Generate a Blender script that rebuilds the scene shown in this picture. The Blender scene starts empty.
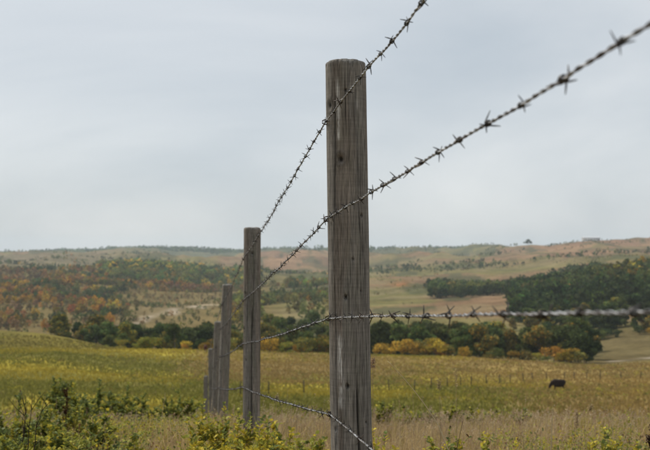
import bpy, math
import numpy as np
from mathutils import Vector

rng = np.random.default_rng(7)
R = math.radians
sc = bpy.context.scene
col = sc.collection

# ------------------------------------------------------------------ camera
FPX = 888.0                      # focal length in photo pixels (650 wide)
YH = 255.0                       # horizon row in the photo
cd = bpy.data.cameras.new('camera')
cam = bpy.data.objects.new('camera', cd)
col.objects.link(cam)
cd.sensor_width = 36.0
cd.lens = FPX / 650.0 * 36.0
cd.clip_start = 0.05
cd.clip_end = 20000
cam.location = (0, 0, 0)
cam.rotation_euler = (math.pi / 2 + math.atan((YH - 225.0) / FPX), 0, 0)
cd.dof.use_dof = True
cd.dof.focus_distance = 2.85
cd.dof.aperture_fstop = 7.1
sc.camera = cam

# ------------------------------------------------------------------ world
SUN_EL, SUN_AZ = R(50), R(-48)   # azimuth from +Y, negative = left of the view
w = bpy.data.worlds.new('World')
sc.world = w
w.use_nodes = True
nt = w.node_tree
for n in list(nt.nodes):
    nt.nodes.remove(n)
def wn(t, **k):
    n = nt.nodes.new(t)
    for a, b in k.items():
        setattr(n, a, b)
    return n
out = wn('ShaderNodeOutputWorld')
bg = wn('ShaderNodeBackground')
bg.inputs['Strength'].default_value = 0.10
nt.links.new(bg.outputs[0], out.inputs[0])
sky = wn('ShaderNodeTexSky', sky_type='NISHITA')
sky.sun_disc = False
sky.sun_elevation = SUN_EL
sky.sun_rotation = SUN_AZ
sky.air_density = 1.0
sky.dust_density = 2.0
tc = wn('ShaderNodeTexCoord')
sep = wn('ShaderNodeSeparateXYZ')
nt.links.new(tc.outputs['Generated'], sep.inputs[0])
zc = wn('ShaderNodeMath', operation='ADD'); zc.inputs[1].default_value = 0.42
zm = wn('ShaderNodeMath', operation='MAXIMUM'); zm.inputs[1].default_value = 0.05
nt.links.new(sep.outputs[2], zc.inputs[0]); nt.links.new(zc.outputs[0], zm.inputs[0])
dx = wn('ShaderNodeMath', operation='DIVIDE'); dy = wn('ShaderNodeMath', operation='DIVIDE')
nt.links.new(sep.outputs[0], dx.inputs[0]); nt.links.new(zm.outputs[0], dx.inputs[1])
nt.links.new(sep.outputs[1], dy.inputs[0]); nt.links.new(zm.outputs[0], dy.inputs[1])
cmb = wn('ShaderNodeCombineXYZ')
nt.links.new(dx.outputs[0], cmb.inputs[0]); nt.links.new(dy.outputs[0], cmb.inputs[1])
mp = wn('ShaderNodeMapping'); mp.inputs['Scale'].default_value = (0.62, 0.8, 1); mp.inputs['Rotation'].default_value = (0, 0, R(14)); mp.inputs['Location'].default_value = (0.9, 1.7, 0)
nt.links.new(cmb.outputs[0], mp.inputs[0])
nz = wn('ShaderNodeTexNoise'); nz.inputs['Scale'].default_value = 1.3; nz.inputs['Detail'].default_value = 7; nz.inputs['Roughness'].default_value = 0.5; nz.inputs['Distortion'].default_value = 0.5
nt.links.new(mp.outputs[0], nz.inputs['Vector'])
cr = wn('ShaderNodeValToRGB')
cr.color_ramp.elements[0].position = 0.3; cr.color_ramp.elements[0].color = (4.0, 4.5, 4.95, 1)
cr.color_ramp.elements[1].position = 0.72; cr.color_ramp.elements[1].color = (7.4, 7.5, 7.5, 1)
nt.links.new(nz.outputs['Fac'], cr.inputs[0])
mx = wn('ShaderNodeMix', data_type='RGBA'); mx.inputs[0].default_value = 0.86
nt.links.new(sky.outputs[0], mx.inputs[6]); nt.links.new(cr.outputs[0], mx.inputs[7])
nt.links.new(mx.outputs[2], bg.inputs['Color'])

# ------------------------------------------------------------------ sun (soft, overcast)
sd = bpy.data.lights.new('sun', 'SUN')
sd.energy = 2.7
sd.angle = R(11)
sd.color = (1.0, 0.93, 0.80)
so = bpy.data.objects.new('sun', sd)
col.objects.link(so)
sdir = Vector((math.sin(SUN_AZ) * math.cos(SUN_EL), math.cos(SUN_AZ) * math.cos(SUN_EL), math.sin(SUN_EL)))
so.rotation_euler = sdir.to_track_quat('Z', 'Y').to_euler()
so.location = (0, 0, 60)

sc.view_settings.view_transform = 'Standard'
sc.view_settings.look = 'None'
sc.view_settings.exposure = 0.30
sc.view_settings.gamma = 1.0
sc.view_settings.use_curve_mapping = False
sc.render.engine = 'CYCLES'
sc.cycles.use_denoising = True
sc.cycles.max_bounces = 6
sc.cycles.diffuse_bounces = 3
sc.cycles.glossy_bounces = 2
sc.cycles.transmission_bounces = 3
sc.cycles.volume_bounces = 1
sc.cycles.transparent_max_bounces = 4

# ================================================================== helpers
def at(u, y, d):
    """point at depth d seen at photo pixel (u, y), horizon-levelled"""
    return np.array([(u - 325.0) / FPX * d, d, -(y - YH) / FPX * d])

_perm = np.random.default_rng(3).random((256, 256))
def vnoise(x, y):
    xi = np.floor(x).astype(int); yi = np.floor(y).astype(int)
    fx = x - xi; fy = y - yi
    fx = fx * fx * fx * (fx * (fx * 6 - 15) + 10); fy = fy * fy * fy * (fy * (fy * 6 - 15) + 10)
    g = lambda a, b: _perm[a & 255, b & 255]
    return (g(xi, yi) * (1 - fx) + g(xi + 1, yi) * fx) * (1 - fy) + (g(xi, yi + 1) * (1 - fx) + g(xi + 1, yi + 1) * fx) * fy
def fbm(x, y, o=4):
    s = 0; a = 0.5; t = 0
    x = np.asarray(x, float); y = np.asarray(y, float)
    for i in range(o):
        s = s + a * vnoise(x * 2 ** i + 17.3 * i, y * 2 ** i + 5.7 * i); t += a; a *= 0.5
    return s / t            # 0..1
def sstep(a, b, x):
    t = np.clip((x - a) / (b - a), 0, 1)
    return t * t * (3 - 2 * t)

def mesh(name, V, F, C=None, smooth=False):
    """V (n,3); F: (m,3|4) int array or list of them; C: (n,3) point colours"""
    me = bpy.data.meshes.new(name)
    Fs = F if isinstance(F, list) else [F]
    Fs = [np.asarray(f, np.int32) for f in Fs if len(f)]
    V = np.asarray(V, np.float32)
    me.vertices.add(len(V)); me.vertices.foreach_set('co', V.ravel())
    nl = sum(f.size for f in Fs); npoly = sum(len(f) for f in Fs)
    me.loops.add(nl); me.loops.foreach_set('vertex_index', np.concatenate([f.ravel() for f in Fs]))
    ls = []; s = 0
    for f in Fs:
        ls.append(s + np.arange(len(f)) * f.shape[1]); s += f.size
    me.polygons.add(npoly); me.polygons.foreach_set('loop_start', np.concatenate(ls).astype(np.int32))
    if smooth:
        me.polygons.foreach_set('use_smooth', np.ones(npoly, bool))
    if C is not None:
        at_ = me.color_attributes.new('Col', 'FLOAT_COLOR', 'POINT')
        c4 = np.ones((len(V), 4), np.float32); c4[:, :3] = C
        at_.data.foreach_set('color', c4.ravel())
    me.update(calc_edges=True)
    return me

def obj(name, me, mat=None, parent=None, loc=None, kind=None):
    o = bpy.data.objects.new(name, me)
    col.objects.link(o)
    if mat is not None and not me.materials:
        me.materials.append(mat)
    if parent is not None:
        o.parent = parent
    if loc is not None:
        o.location = [float(v) for v in loc]
    if kind:
        o['kind'] = kind
    return o

def empty(name, loc, rz=0.0):
    o = bpy.data.objects.new(name, None)
    o.empty_display_size = 0.1
    col.objects.link(o)
    o.location = [float(v) for v in loc]; o.rotation_euler = (0, 0, rz)
    return o

def tag(o, label, cat, group=None, kind=None):
    o['label'] = label; o['category'] = cat
    if group: o['group'] = group
    if kind: o['kind'] = kind
    return o

class MB:
    """collects geometry into one mesh"""
    def __init__(s):
        s.V = []; s.F = {3: [], 4: []}; s.C = []; s.n = 0
    def add(s, V, F, C=None):
        V = np.asarray(V, float); F = np.asarray(F, int)
        s.F[F.shape[1]].append(F + s.n); s.V.append(V); s.n += len(V)
        if C is None: C = np.ones((len(V), 3)) * 0.5
        s.C.append(np.broadcast_to(np.asarray(C, float), (len(V), 3)))
    def mesh(s, name, smooth=False):
        fs = [np.concatenate(f) for f in s.F.values() if f]
        return mesh(name, np.concatenate(s.V), fs, np.concatenate(s.C), smooth)

def frame_along(P):
    T = np.gradient(P, axis=0); T /= np.linalg.norm(T, axis=1)[:, None] + 1e-12
    up = np.array([0.0, 0, 1.0]) if abs(T[:, 2]).mean() < 0.8 else np.array([1.0, 0, 0])
    N = np.cross(up, T); N /= np.linalg.norm(N, axis=1)[:, None] + 1e-12
    B = np.cross(T, N)
    return T, N, B
def tube(P, r, k=6, cap=True):
    P = np.asarray(P, float); n = len(P); r = np.broadcast_to(np.asarray(r, float), (n,))
    T, N, B = frame_along(P)
    a = np.arange(k) / k * 2 * np.pi
    V = P[:, None] + r[:, None, None] * (np.cos(a)[None, :, None] * N[:, None] + np.sin(a)[None, :, None] * B[:, None])
    V = V.reshape(-1, 3)
    i = np.arange(n - 1)[:, None]; j = np.arange(k)[None]
    j2 = (j + 1) % k
    F = np.stack([i * k + j, i * k + j2, (i + 1) * k + j2, (i + 1) * k + j], -1).reshape(-1, 4)
    if cap:
        V = np.concatenate([V, P[:1], P[-1:]])
        j = np.arange(k); j2 = (j + 1) % k
        c0 = np.full(k, n * k); c1 = np.full(k, n * k + 1)
        capF = np.concatenate([np.stack([c0, j2, j, c0], -1), np.stack([c1, (n - 1) * k + j, (n - 1) * k + j2, c1], -1)])
        return V, F, capF[:, :3]
    return V, F, None
def add_tube(mb, P, r, k=6, C=None):
    V, F, cf = tube(P, r, k)
    base = mb.n
    mb.add(V, F, C)
    mb.F[3].append(cf + base)
def box_vf(x0, x1, y0, y1, z0, z1):
    V = np.array([[x, y, z] for x in (x0, x1) for y in (y0, y1) for z in (z0, z1)], float)
    F = np.array([[0, 1, 3, 2], [4, 6, 7, 5], [0, 4, 5, 1], [2, 3, 7, 6], [0, 2, 6, 4], [1, 5, 7, 3]])
    return V, F

# ------------------------------------------------------------------ materials
def new_mat(name):
    m = bpy.data.materials.new(name); m.use_nodes = True
    t = m.node_tree
    p = t.nodes['Principled BSDF']
    return m, t, p
def N_(t, ty, **k):
    n = t.nodes.new(ty)
    for a, b in k.items(): setattr(n, a, b)
    return n

def leaf_mat(name, rough=0.6, transl=0.25, noise_scale=3.0, var=0.25, spec=0.25):
    m, t, p = new_mat(name)
    a = N_(t, 'ShaderNodeVertexColor', layer_name='Col')
    no = N_(t, 'ShaderNodeTexNoise'); no.inputs['Scale'].default_value = noise_scale; no.inputs['Detail'].default_value = 2
    geo = N_(t, 'ShaderNodeNewGeometry')
    t.links.new(geo.outputs['Position'], no.inputs['Vector'])
    mr = N_(t, 'ShaderNodeMapRange'); mr.inputs[1].default_value = 0.25; mr.inputs[2].default_value = 0.75
    mr.inputs[3].default_value = 1 - var; mr.inputs[4].default_value = 1 + var
    t.links.new(no.outputs['Fac'], mr.inputs[0])
    mu = N_(t, 'ShaderNodeVectorMath', operation='SCALE')
    t.links.new(a.outputs['Color'], mu.inputs[0]); t.links.new(mr.outputs[0], mu.inputs['Scale'])
    t.links.new(mu.outputs[0], p.inputs['Base Color'])
    p.inputs['Roughness'].default_value = rough
    p.inputs['Specular IOR Level'].default_value = spec
    if transl > 0:
        tr = N_(t, 'ShaderNodeBsdfTranslucent'); t.links.new(mu.outputs[0], tr.inputs['Color'])
        ms = N_(t, 'ShaderNodeMixShader'); ms.inputs[0].default_value = transl
        t.links.new(p.outputs[0], ms.inputs[1]); t.links.new(tr.outputs[0], ms.inputs[2])
        t.links.new(ms.outputs[0], t.nodes['Material Output'].inputs['Surface'])
    return m

M_leaf = leaf_mat('shrub_leaf', 0.55, 0.35, 40, 0.15, 0.12)
M_crown = leaf_mat('tree_leaf', 0.85, 0.25, 0.35, 0.3, 0.02)
_t = M_crown.node_tree; _oi = N_(_t, 'ShaderNodeObjectInfo'); _hs = N_(_t, 'ShaderNodeHueSaturation')
_p = _t.nodes['Principled BSDF']; _src = _p.inputs['Base Color'].links[0].from_socket
_m1 = N_(_t, 'ShaderNodeMapRange'); _m1.inputs[3].default_value = .475; _m1.inputs[4].default_value = .52
_m2 = N_(_t, 'ShaderNodeMapRange'); _m2.inputs[3].default_value = .6; _m2.inputs[4].default_value = 1.4
_mm = N_(_t, 'ShaderNodeMath', operation='FRACT'); _mk = N_(_t, 'ShaderNodeMath', operation='MULTIPLY'); _mk.inputs[1].default_value = 7.31
_t.links.new(_oi.outputs['Random'], _m1.inputs[0]); _t.links.new(_oi.outputs['Random'], _mk.inputs[0]); _t.links.new(_mk.outputs[0], _mm.inputs[0]); _t.links.new(_mm.outputs[0], _m2.inputs[0])
_t.links.new(_m1.outputs[0], _hs.inputs['Hue']); _t.links.new(_m2.outputs[0], _hs.inputs['Value']); _t.links.new(_src, _hs.inputs['Color'])
_t.links.new(_hs.outputs[0], _p.inputs['Base Color'])
for _n in _t.nodes:
    if _n.type == 'BSDF_TRANSLUCENT': _t.links.new(_hs.outputs[0], _n.inputs['Color'])
M_grass = leaf_mat('grass_blade', 0.85, 0.3, 1.2, 0.2, 0.02)
M_bark = leaf_mat('bark', 0.9, 0.0, 8, 0.35, 0.1)
M_hide = leaf_mat('cow_hide', 0.75, 0.0, 6, 0.25, 0.2)
M_paint = leaf_mat('farm_paint', 0.7, 0.0, 0.3, 0.06, 0.2)

# terrain
M_ground, t, p = new_mat('grassland')
a = N_(t, 'ShaderNodeVertexColor', layer_name='Col')
geo = N_(t, 'ShaderNodeNewGeometry')
n1 = N_(t, 'ShaderNodeTexNoise'); n1.inputs['Scale'].default_value = 0.35; n1.inputs['Detail'].default_value = 8; n1.inputs['Roughness'].default_value = 0.7
n2 = N_(t, 'ShaderNodeTexNoise'); n2.inputs['Scale'].default_value = 0.03; n2.inputs['Detail'].default_value = 8; n2.inputs['Roughness'].default_value = 0.65
for n in (n1, n2): t.links.new(geo.outputs['Position'], n.inputs['Vector'])
ad = N_(t, 'ShaderNodeMath', operation='ADD'); t.links.new(n1.outputs['Fac'], ad.inputs[0]); t.links.new(n2.outputs['Fac'], ad.inputs[1])
mr = N_(t, 'ShaderNodeMapRange'); mr.inputs[1].default_value = 0.7; mr.inputs[2].default_value = 1.3; mr.inputs[3].default_value = 0.5; mr.inputs[4].default_value = 1.5
t.links.new(ad.outputs[0], mr.inputs[0])
mu = N_(t, 'ShaderNodeVectorMath', operation='SCALE'); t.links.new(a.outputs['Color'], mu.inputs[0]); t.links.new(mr.outputs[0], mu.inputs['Scale'])
t.links.new(mu.outputs[0], p.inputs['Base Color'])
p.inputs['Roughness'].default_value = 1.0; p.inputs['Specular IOR Level'].default_value = 0.0
bp = N_(t, 'ShaderNodeBump'); bp.inputs['Strength'].default_value = 0.6; bp.inputs['Distance'].default_value = 0.5
t.links.new(n1.outputs['Fac'], bp.inputs['Height']); t.links.new(bp.outputs[0], p.inputs['Normal'])

# weathered post wood: point colours carry stains/knots, crack dirt and painted crack shade, grain is procedural
M_wood, t, p = new_mat('weathered_wood')
a = N_(t, 'ShaderNodeVertexColor', layer_name='Col')
tcw = N_(t, 'ShaderNodeTexCoord')
mpw = N_(t, 'ShaderNodeMapping'); mpw.inputs['Scale'].default_value = (300, 300, 8.5)
t.links.new(tcw.outputs['Object'], mpw.inputs[0])
g1 = N_(t, 'ShaderNodeTexNoise'); g1.inputs['Scale'].default_value = 1.0; g1.inputs['Detail'].default_value = 6; g1.inputs['Roughness'].default_value = 0.62; g1.inputs['Distortion'].default_value = 1.2
t.links.new(mpw.outputs[0], g1.inputs['Vector'])
mpx = N_(t, 'ShaderNodeMapping'); mpx.inputs['Scale'].default_value = (26, 26, 2.4)
t.links.new(tcw.outputs['Object'], mpx.inputs[0])
g2 = N_(t, 'ShaderNodeTexNoise'); g2.inputs['Scale'].default_value = 1.0; g2.inputs['Detail'].default_value = 5; g2.inputs['Roughness'].default_value = 0.6
t.links.new(mpx.outputs[0], g2.inputs['Vector'])
mph = N_(t, 'ShaderNodeMapping'); mph.inputs['Scale'].default_value = (9, 9, 170)     # faint lathe rings round the post
t.links.new(tcw.outputs['Object'], mph.inputs[0])
g3 = N_(t, 'ShaderNodeTexNoise'); g3.inputs['Scale'].default_value = 1.0; g3.inputs['Detail'].default_value = 3
t.links.new(mph.outputs[0], g3.inputs['Vector'])
r1 = N_(t, 'ShaderNodeMapRange'); r1.inputs[1].default_value = 0.32; r1.inputs[2].default_value = 0.68; r1.inputs[3].default_value = 0.26; r1.inputs[4].default_value = 1.5
t.links.new(g1.outputs['Fac'], r1.inputs[0])
r2 = N_(t, 'ShaderNodeMapRange'); r2.inputs[1].default_value = 0.3; r2.inputs[2].default_value = 0.7; r2.inputs[3].default_value = 0.82; r2.inputs[4].default_value = 1.18
t.links.new(g2.outputs['Fac'], r2.inputs[0])
r3 = N_(t, 'ShaderNodeMapRange'); r3.inputs[1].default_value = 0.3; r3.inputs[2].default_value = 0.7; r3.inputs[3].default_value = 0.88; r3.inputs[4].default_value = 1.09
t.links.new(g3.outputs['Fac'], r3.inputs[0])
m1 = N_(t, 'ShaderNodeMath', operation='MULTIPLY'); t.links.new(r1.outputs[0], m1.inputs[0]); t.links.new(r2.outputs[0], m1.inputs[1])
m2 = N_(t, 'ShaderNodeMath', operation='MULTIPLY'); t.links.new(m1.outputs[0], m2.inputs[0]); t.links.new(r3.outputs[0], m2.inputs[1])
mu = N_(t, 'ShaderNodeVectorMath', operation='SCALE'); t.links.new(a.outputs['Color'], mu.inputs[0]); t.links.new(m2.outputs[0], mu.inputs['Scale'])
t.links.new(mu.outputs[0], p.inputs['Base Color'])
p.inputs['Roughness'].default_value = 0.85; p.inputs['Specular IOR Level'].default_value = 0.2
bp = N_(t, 'ShaderNodeBump'); bp.inputs['Strength'].default_value = 0.55; bp.inputs['Distance'].default_value = 0.0025
t.links.new(m2.outputs[0], bp.inputs['Height']); t.links.new(bp.outputs[0], p.inputs['Normal'])

# galvanised wire, a little tarnished
M_wire, t, p = new_mat('galvanised_wire')
nz_ = N_(t, 'ShaderNodeTexNoise'); nz_.inputs['Scale'].default_value = 70; nz_.inputs['Detail'].default_value = 4
geo = N_(t, 'ShaderNodeNewGeometry'); t.links.new(geo.outputs['Position'], nz_.inputs['Vector'])
rp = N_(t, 'ShaderNodeValToRGB')
rp.color_ramp.elements[0].position = 0.4; rp.color_ramp.elements[0].color = (0.06, 0.052, 0.047, 1)
rp.color_ramp.elements[1].position = 0.62; rp.color_ramp.elements[1].color = (0.44, 0.45, 0.47, 1)
nr_ = N_(t, 'ShaderNodeTexNoise'); nr_.inputs['Scale'].default_value = 9; nr_.inputs['Detail'].default_value = 5; t.links.new(geo.outputs['Position'], nr_.inputs['Vector'])
rr_ = N_(t, 'ShaderNodeMapRange'); rr_.inputs[1].default_value = .5; rr_.inputs[2].default_value = .66; rr_.inputs[4].default_value = .4; t.links.new(nr_.outputs['Fac'], rr_.inputs[0])
mr_ = N_(t, 'ShaderNodeMix', data_type='RGBA'); mr_.inputs[7].default_value = (.10, .058, .036, 1); t.links.new(rr_.outputs[0], mr_.inputs[0]); t.links.new(rp.outputs[0], mr_.inputs[6])
t.links.new(nz_.outputs['Fac'], rp.inputs[0]); t.links.new(mr_.outputs[2], p.inputs['Base Color'])
p.inputs['Metallic'].default_value = 0.85; p.inputs['Roughness'].default_value = 0.42
M_barb = M_wire.copy(); M_barb.name = 'tarnished_barb'
for n in M_barb.node_tree.nodes:
    if n.type == 'VALTORGB':
        n.color_ramp.elements[0].color = (.025, .022, .02, 1); n.color_ramp.elements[1].color = (.09, .086, .084, 1)
    if n.type == 'BSDF_PRINCIPLED':
        n.inputs['Metallic'].default_value = .6; n.inputs['Roughness'].default_value = .55
M_rust, t, p = new_mat('rusty_iron')
nz_ = N_(t, 'ShaderNodeTexNoise'); nz_.inputs['Scale'].default_value = 250
rp = N_(t, 'ShaderNodeValToRGB')
rp.color_ramp.elements[0].color = (0.02, 0.014, 0.012, 1); rp.color_ramp.elements[1].color = (0.10, 0.055, 0.035, 1)
t.links.new(nz_.outputs['Fac'], rp.inputs[0]); t.links.new(rp.outputs[0], p.inputs['Base Color'])
p.inputs['Roughness'].default_value = 0.8; p.inputs['Metallic'].default_value = 0.3

# ================================================================== terrain
near = [(0.2, -0.90), (2.8, -1.08), (6.72, -1.42), (10.64, -2.0), (14.56, -2.75), (18.5, -3.55), (22.4, -4.5), (30, -6.5), (45, -9.7), (70, -13.4)]
def Y(lst): return [(d, -(y - YH) / FPX * d) for d, y in lst]
cols = {
    0:   Y([(90, 391), (115, 376), (150, 353), (164, 348), (186, 352), (206, 345), (240, 323), (290, 346), (380, 346), (480, 333), (560, 322), (750, 300), (950, 280), (1150, 268), (1500, 266), (2000, 261), (2800, 257), (3400, 252), (4800, 258)]),
    60:  Y([(90, 391), (115, 377), (150, 354), (164, 348.5), (186, 352), (206, 347), (240, 329), (290, 347), (380, 346), (480, 333), (560, 322), (750, 300), (950, 280), (1150, 268), (1500, 266), (2000, 261), (2800, 257), (3400, 250), (4800, 258)]),
    115: Y([(90, 393), (115, 380), (165, 358), (205, 348), (240, 347), (300, 351), (400, 341), (520, 327), (650, 313), (800, 299), (1000, 281), (1200, 267), (1600, 266), (2200, 259), (3400, 249.5), (4800, 258)]),
    230: Y([(90, 396), (115, 384), (165, 362), (205, 348.5), (300, 357), (420, 336), (520, 322), (620, 312), (760, 301), (900, 293), (1050, 284), (1300, 270), (1600, 268), (2200, 259), (3400, 249), (4800, 258)]),
    290: Y([(90, 398), (115, 386), (165, 366), (205, 350), (300, 357), (450, 326), (650, 306), (900, 288), (1200, 275), (1600, 271), (2200, 257), (3400, 250), (4800, 258)]),
    400: Y([(90, 400), (115, 388), (160, 370), (205, 352.5), (300, 357), (420, 333), (500, 318), (650, 303), (850, 288), (1100, 276), (1500, 266), (2200, 259), (3400, 250.5), (4800, 258)]),
    520: Y([(90, 401), (115, 388), (160, 372), (205, 358), (300, 359), (400, 331), (500, 309), (640, 296), (800, 284), (1000, 272), (1300, 262), (1700, 250), (2000, 245), (2600, 249), (3400, 251), (4800, 258)]),
    600: Y([(90, 402), (115, 390), (160, 376), (205, 365), (240, 364), (300, 351), (360, 337), (420, 319), (520, 296), (700, 276), (1000, 263), (1500, 251), (1950, 242), (2600, 248), (4800, 258)]),
    650: Y([(90, 402), (115, 390), (160, 376), (205, 364), (240, 360), (300, 346), (345, 334), (400, 316), (500, 291), (650, 273), (1000, 260), (1500, 249), (1950, 238.5), (2600, 246), (4800, 258)]),
}
cu = sorted(cols)
LD = np.linspace(math.log(0.2), math.log(4800), 700)
prof = []
for u in cu:
    pts = near + cols[u]
    prof.append(np.interp(LD, np.log([q[0] for q in pts]), [q[1] for q in pts]))
prof = np.array(prof)
AZ = np.linspace(-math.pi / 4, math.pi / 4, 361)
UA = 325 + FPX * np.tan(AZ)
H = np.array([np.interp(UA, cu, prof[:, j]) for j in range(len(LD))]).T       # (az, ld)
kz = np.exp(-0.5 * (np.arange(-14, 15) / 4.5) ** 2); kz /= kz.sum()
Hp = np.pad(H, ((0, 0), (14, 14)), mode='edge')
H = np.array([np.convolve(r, kz, 'valid') for r in Hp])
ka = np.exp(-0.5 * (np.arange(-10, 11) / 3.0) ** 2); ka /= ka.sum()
Hp = np.pad(H, ((10, 10), (0, 0)), mode='edge')
H = np.array([np.convolve(c, ka, 'valid') for c in Hp.T]).T
def ground(x, y):
    x = np.asarray(x, float); y = np.asarray(y, float)
    d = np.hypot(x, y); az = np.arctan2(x, y)
    dep = np.clip(d * np.cos(np.clip(az, -math.pi / 4, math.pi / 4)), 0.2, 4799)     # table is by depth along the view axis
    fi = np.clip((np.clip(az, -math.pi / 4, math.pi / 4) + math.pi / 4) / (math.pi / 2) * 360, 0, 359.999)
    fj = np.clip((np.log(dep) - LD[0]) / (LD[-1] - LD[0]) * 699, 0, 698.999)
    i = fi.astype(int); j = fj.astype(int); a = fi - i; b = fj - j
    h = (H[i, j] * (1 - a) + H[i + 1, j] * a) * (1 - b) + (H[i, j + 1] * (1 - a) + H[i + 1, j + 1] * a) * b
    back = -0.9 + 0.03 * np.minimum(d, 400)
    wgt = sstep(R(60), R(130), np.abs(az))
    h = h * (1 - wgt) + back * wgt
    # relief: small hummocks near, gullies and spurs far away
    h = h + (fbm(x * 0.35, y * 0.35, 3) - 0.5) * 0.10 * sstep(3, 8, d) + (fbm(x * 0.06 + 40, y * 0.06, 3) - 0.5) * 0.8 * sstep(60, 110, d)
    rid = 1 - np.abs(2 * fbm(x / 190.0 + 3, y / 190.0 + 9, 4) - 1)
    rid2 = 1 - np.abs(2 * fbm(x / 330.0 + 13, y / 520.0 + 2, 5) - 1)
    h = h + (rid - 0.75) * 17.0 * sstep(480, 900, d) + (rid2 - 0.72) * 66 * sstep(1250, 1900, d) * (1 - 0.6 * sstep(2700, 3300, d)) * (1 - .65 * sstep(R(9), R(13), az))
    return h

# colours of the ground cover (albedo)
def mixc(A, B, f): return A * (1 - f)[:, None] + np.asarray(B) * f[:, None]
def ground_colour(x, y):
    d = np.hypot(x, y); u = 325 + FPX * np.clip(x / np.maximum(y, 1e-3), -1.2, 1.2)
    n1 = fbm(x * 0.045, y * 0.045 + 11, 5); n2 = fbm(x * 0.011 + 31, y * 0.011, 4); n3 = fbm(x * 0.5, y * 0.5 + 2, 4)
    C = np.tile(np.array([0.21, 0.155, 0.075]), (len(x), 1))                               # dry grass thatch and soil
    C = mixc(C, (0.105, 0.095, 0.03), sstep(0.45, 0.6, n3) * 0.6)
    f = sstep(20, 40, d)
    fld = np.tile(np.array([0.32, 0.26, 0.046]), (len(x), 1))
    fld = mixc(fld, (0.165, 0.15, 0.042), sstep(0.46, 0.58, n1))
    fld = mixc(fld, (0.25, 0.175, 0.08), np.clip(sstep(0.47, 0.58, n2 - .03 + .0006 * (u - 325)), 0, 1) * 0.75)
    C = C * (1 - f)[:, None] + fld * f[:, None]
    # beyond the field
    f = sstep(205, 300, d)
    hill = np.tile(np.array([0.175, 0.15, 0.062]), (len(x), 1))
    hill = mixc(hill, (0.095, 0.10, 0.04), sstep(0.49, 0.62, n1) * 0.55)
    m2 = fbm(x / 130.0 + 5, y / 130.0, 5)
    hill = mixc(hill, (0.21, 0.125, 0.078), sstep(0.46, 0.6, m2) * 0.8)
    hill = mixc(hill, (0.20, 0.16, 0.09), sstep(0.52, 0.6, fbm(x / 75.0 + 9, y / 40.0, 4)) * 0.55)
    hill = mixc(hill, (0.08, 0.082, 0.042), sstep(0.50, 0.56, fbm(x / 50.0 + 29, y / 110.0, 5)) * 0.85)
    hill = mixc(hill, (0.165, 0.125, 0.052), (1 - sstep(255, 300, u)) * (1 - sstep(1000, 1200, d)) * .9)
    C = C * (1 - f)[:, None] + hill * f[:, None]
    kn = sstep(188, 206, d) * (1 - sstep(255, 275, d)) * (1 - sstep(100, 140, u))
    C = mixc(C, (0.135, 0.115, 0.036), kn * .8)
    # valley floor sandbar and track (left of the fence line)
    yb = 640 + (u - 170) * 1.2 + (fbm(x / 60, y / 60, 3) - .5) * 160
    bar = np.exp(-((d - yb) / 13.0) ** 2) * sstep(105, 135, u) * (1 - sstep(235, 262, u))
    C = mixc(C, (0.36, 0.30, 0.225), np.clip(bar * .9, 0, 1))
    mud = np.exp(-((d - yb - 70) / 90.0) ** 2) * sstep(115, 150, u) * (1 - sstep(235, 262, u))
    C = mixc(C, (0.22, 0.165, 0.10), mud * .35 * (1 - np.clip(bar, 0, 1)))
    # bare reddish hillsides
    red = sstep(1500, 1750, d) * (1 - sstep(2700, 3000, d)) * sstep(235, 262, u) * (1 - sstep(345, 390, u))
    red = np.maximum(red, sstep(1150, 1350, d) * (1 - sstep(2050, 2300, d)) * sstep(478, 540, u))
    C = mixc(C, (0.215, 0.13, 0.082), red * (0.15 + 0.7 * sstep(0.38, 0.58, m2)))
    C = mixc(C, (0.095, 0.088, 0.05), red * sstep(.48, .56, fbm(x / 45.0 + 70, y / 90.0, 5)) * .95)
    C = mixc(C, (0.27, 0.17, 0.10), red * sstep(.52, .6, fbm(x / 35.0 + 7, y / 60.0 + 4, 4)) * .8)
    orange = np.exp(-((u - 402) / 11) ** 2 - ((d - 880) / 45) ** 2) * sstep(0.35, 0.5, n1)
    C = mixc(C, (0.34, 0.13, 0.045), np.clip(orange * 1.3, 0, 0.9))
    # stubble field on the left plateau, pale strips
    pale = sstep(1250, 1350, d) * (1 - sstep(1900, 2100, d)) * (1 - sstep(90, 150, u))
    C = mixc(C, (0.17, 0.14, 0.088), pale * 0.8)
    far = sstep(2300, 3000, d)
    C = mixc(C, (0.105, 0.11, 0.065), far * 0.7)
    C = mixc(C, (0.07, 0.085, 0.045), far * sstep(0.5, 0.62, fbm(x / 260.0, y / 260.0 + 50, 4)) * 0.8)
    # brown pasture at right, behind the belt
    br = sstep(575, 610, u) * sstep(235, 262, d) * (1 - sstep(380, 410, d))
    C = mixc(C, (0.135, 0.105, 0.05), br * 0.85)
    tr = np.exp(-((d - 262 - (u - 640) * 0.15) / 2.2) ** 2) * sstep(598, 612, u)
    C = mixc(C, (0.42, 0.36, 0.29), tr * 0.9)
    return C

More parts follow.
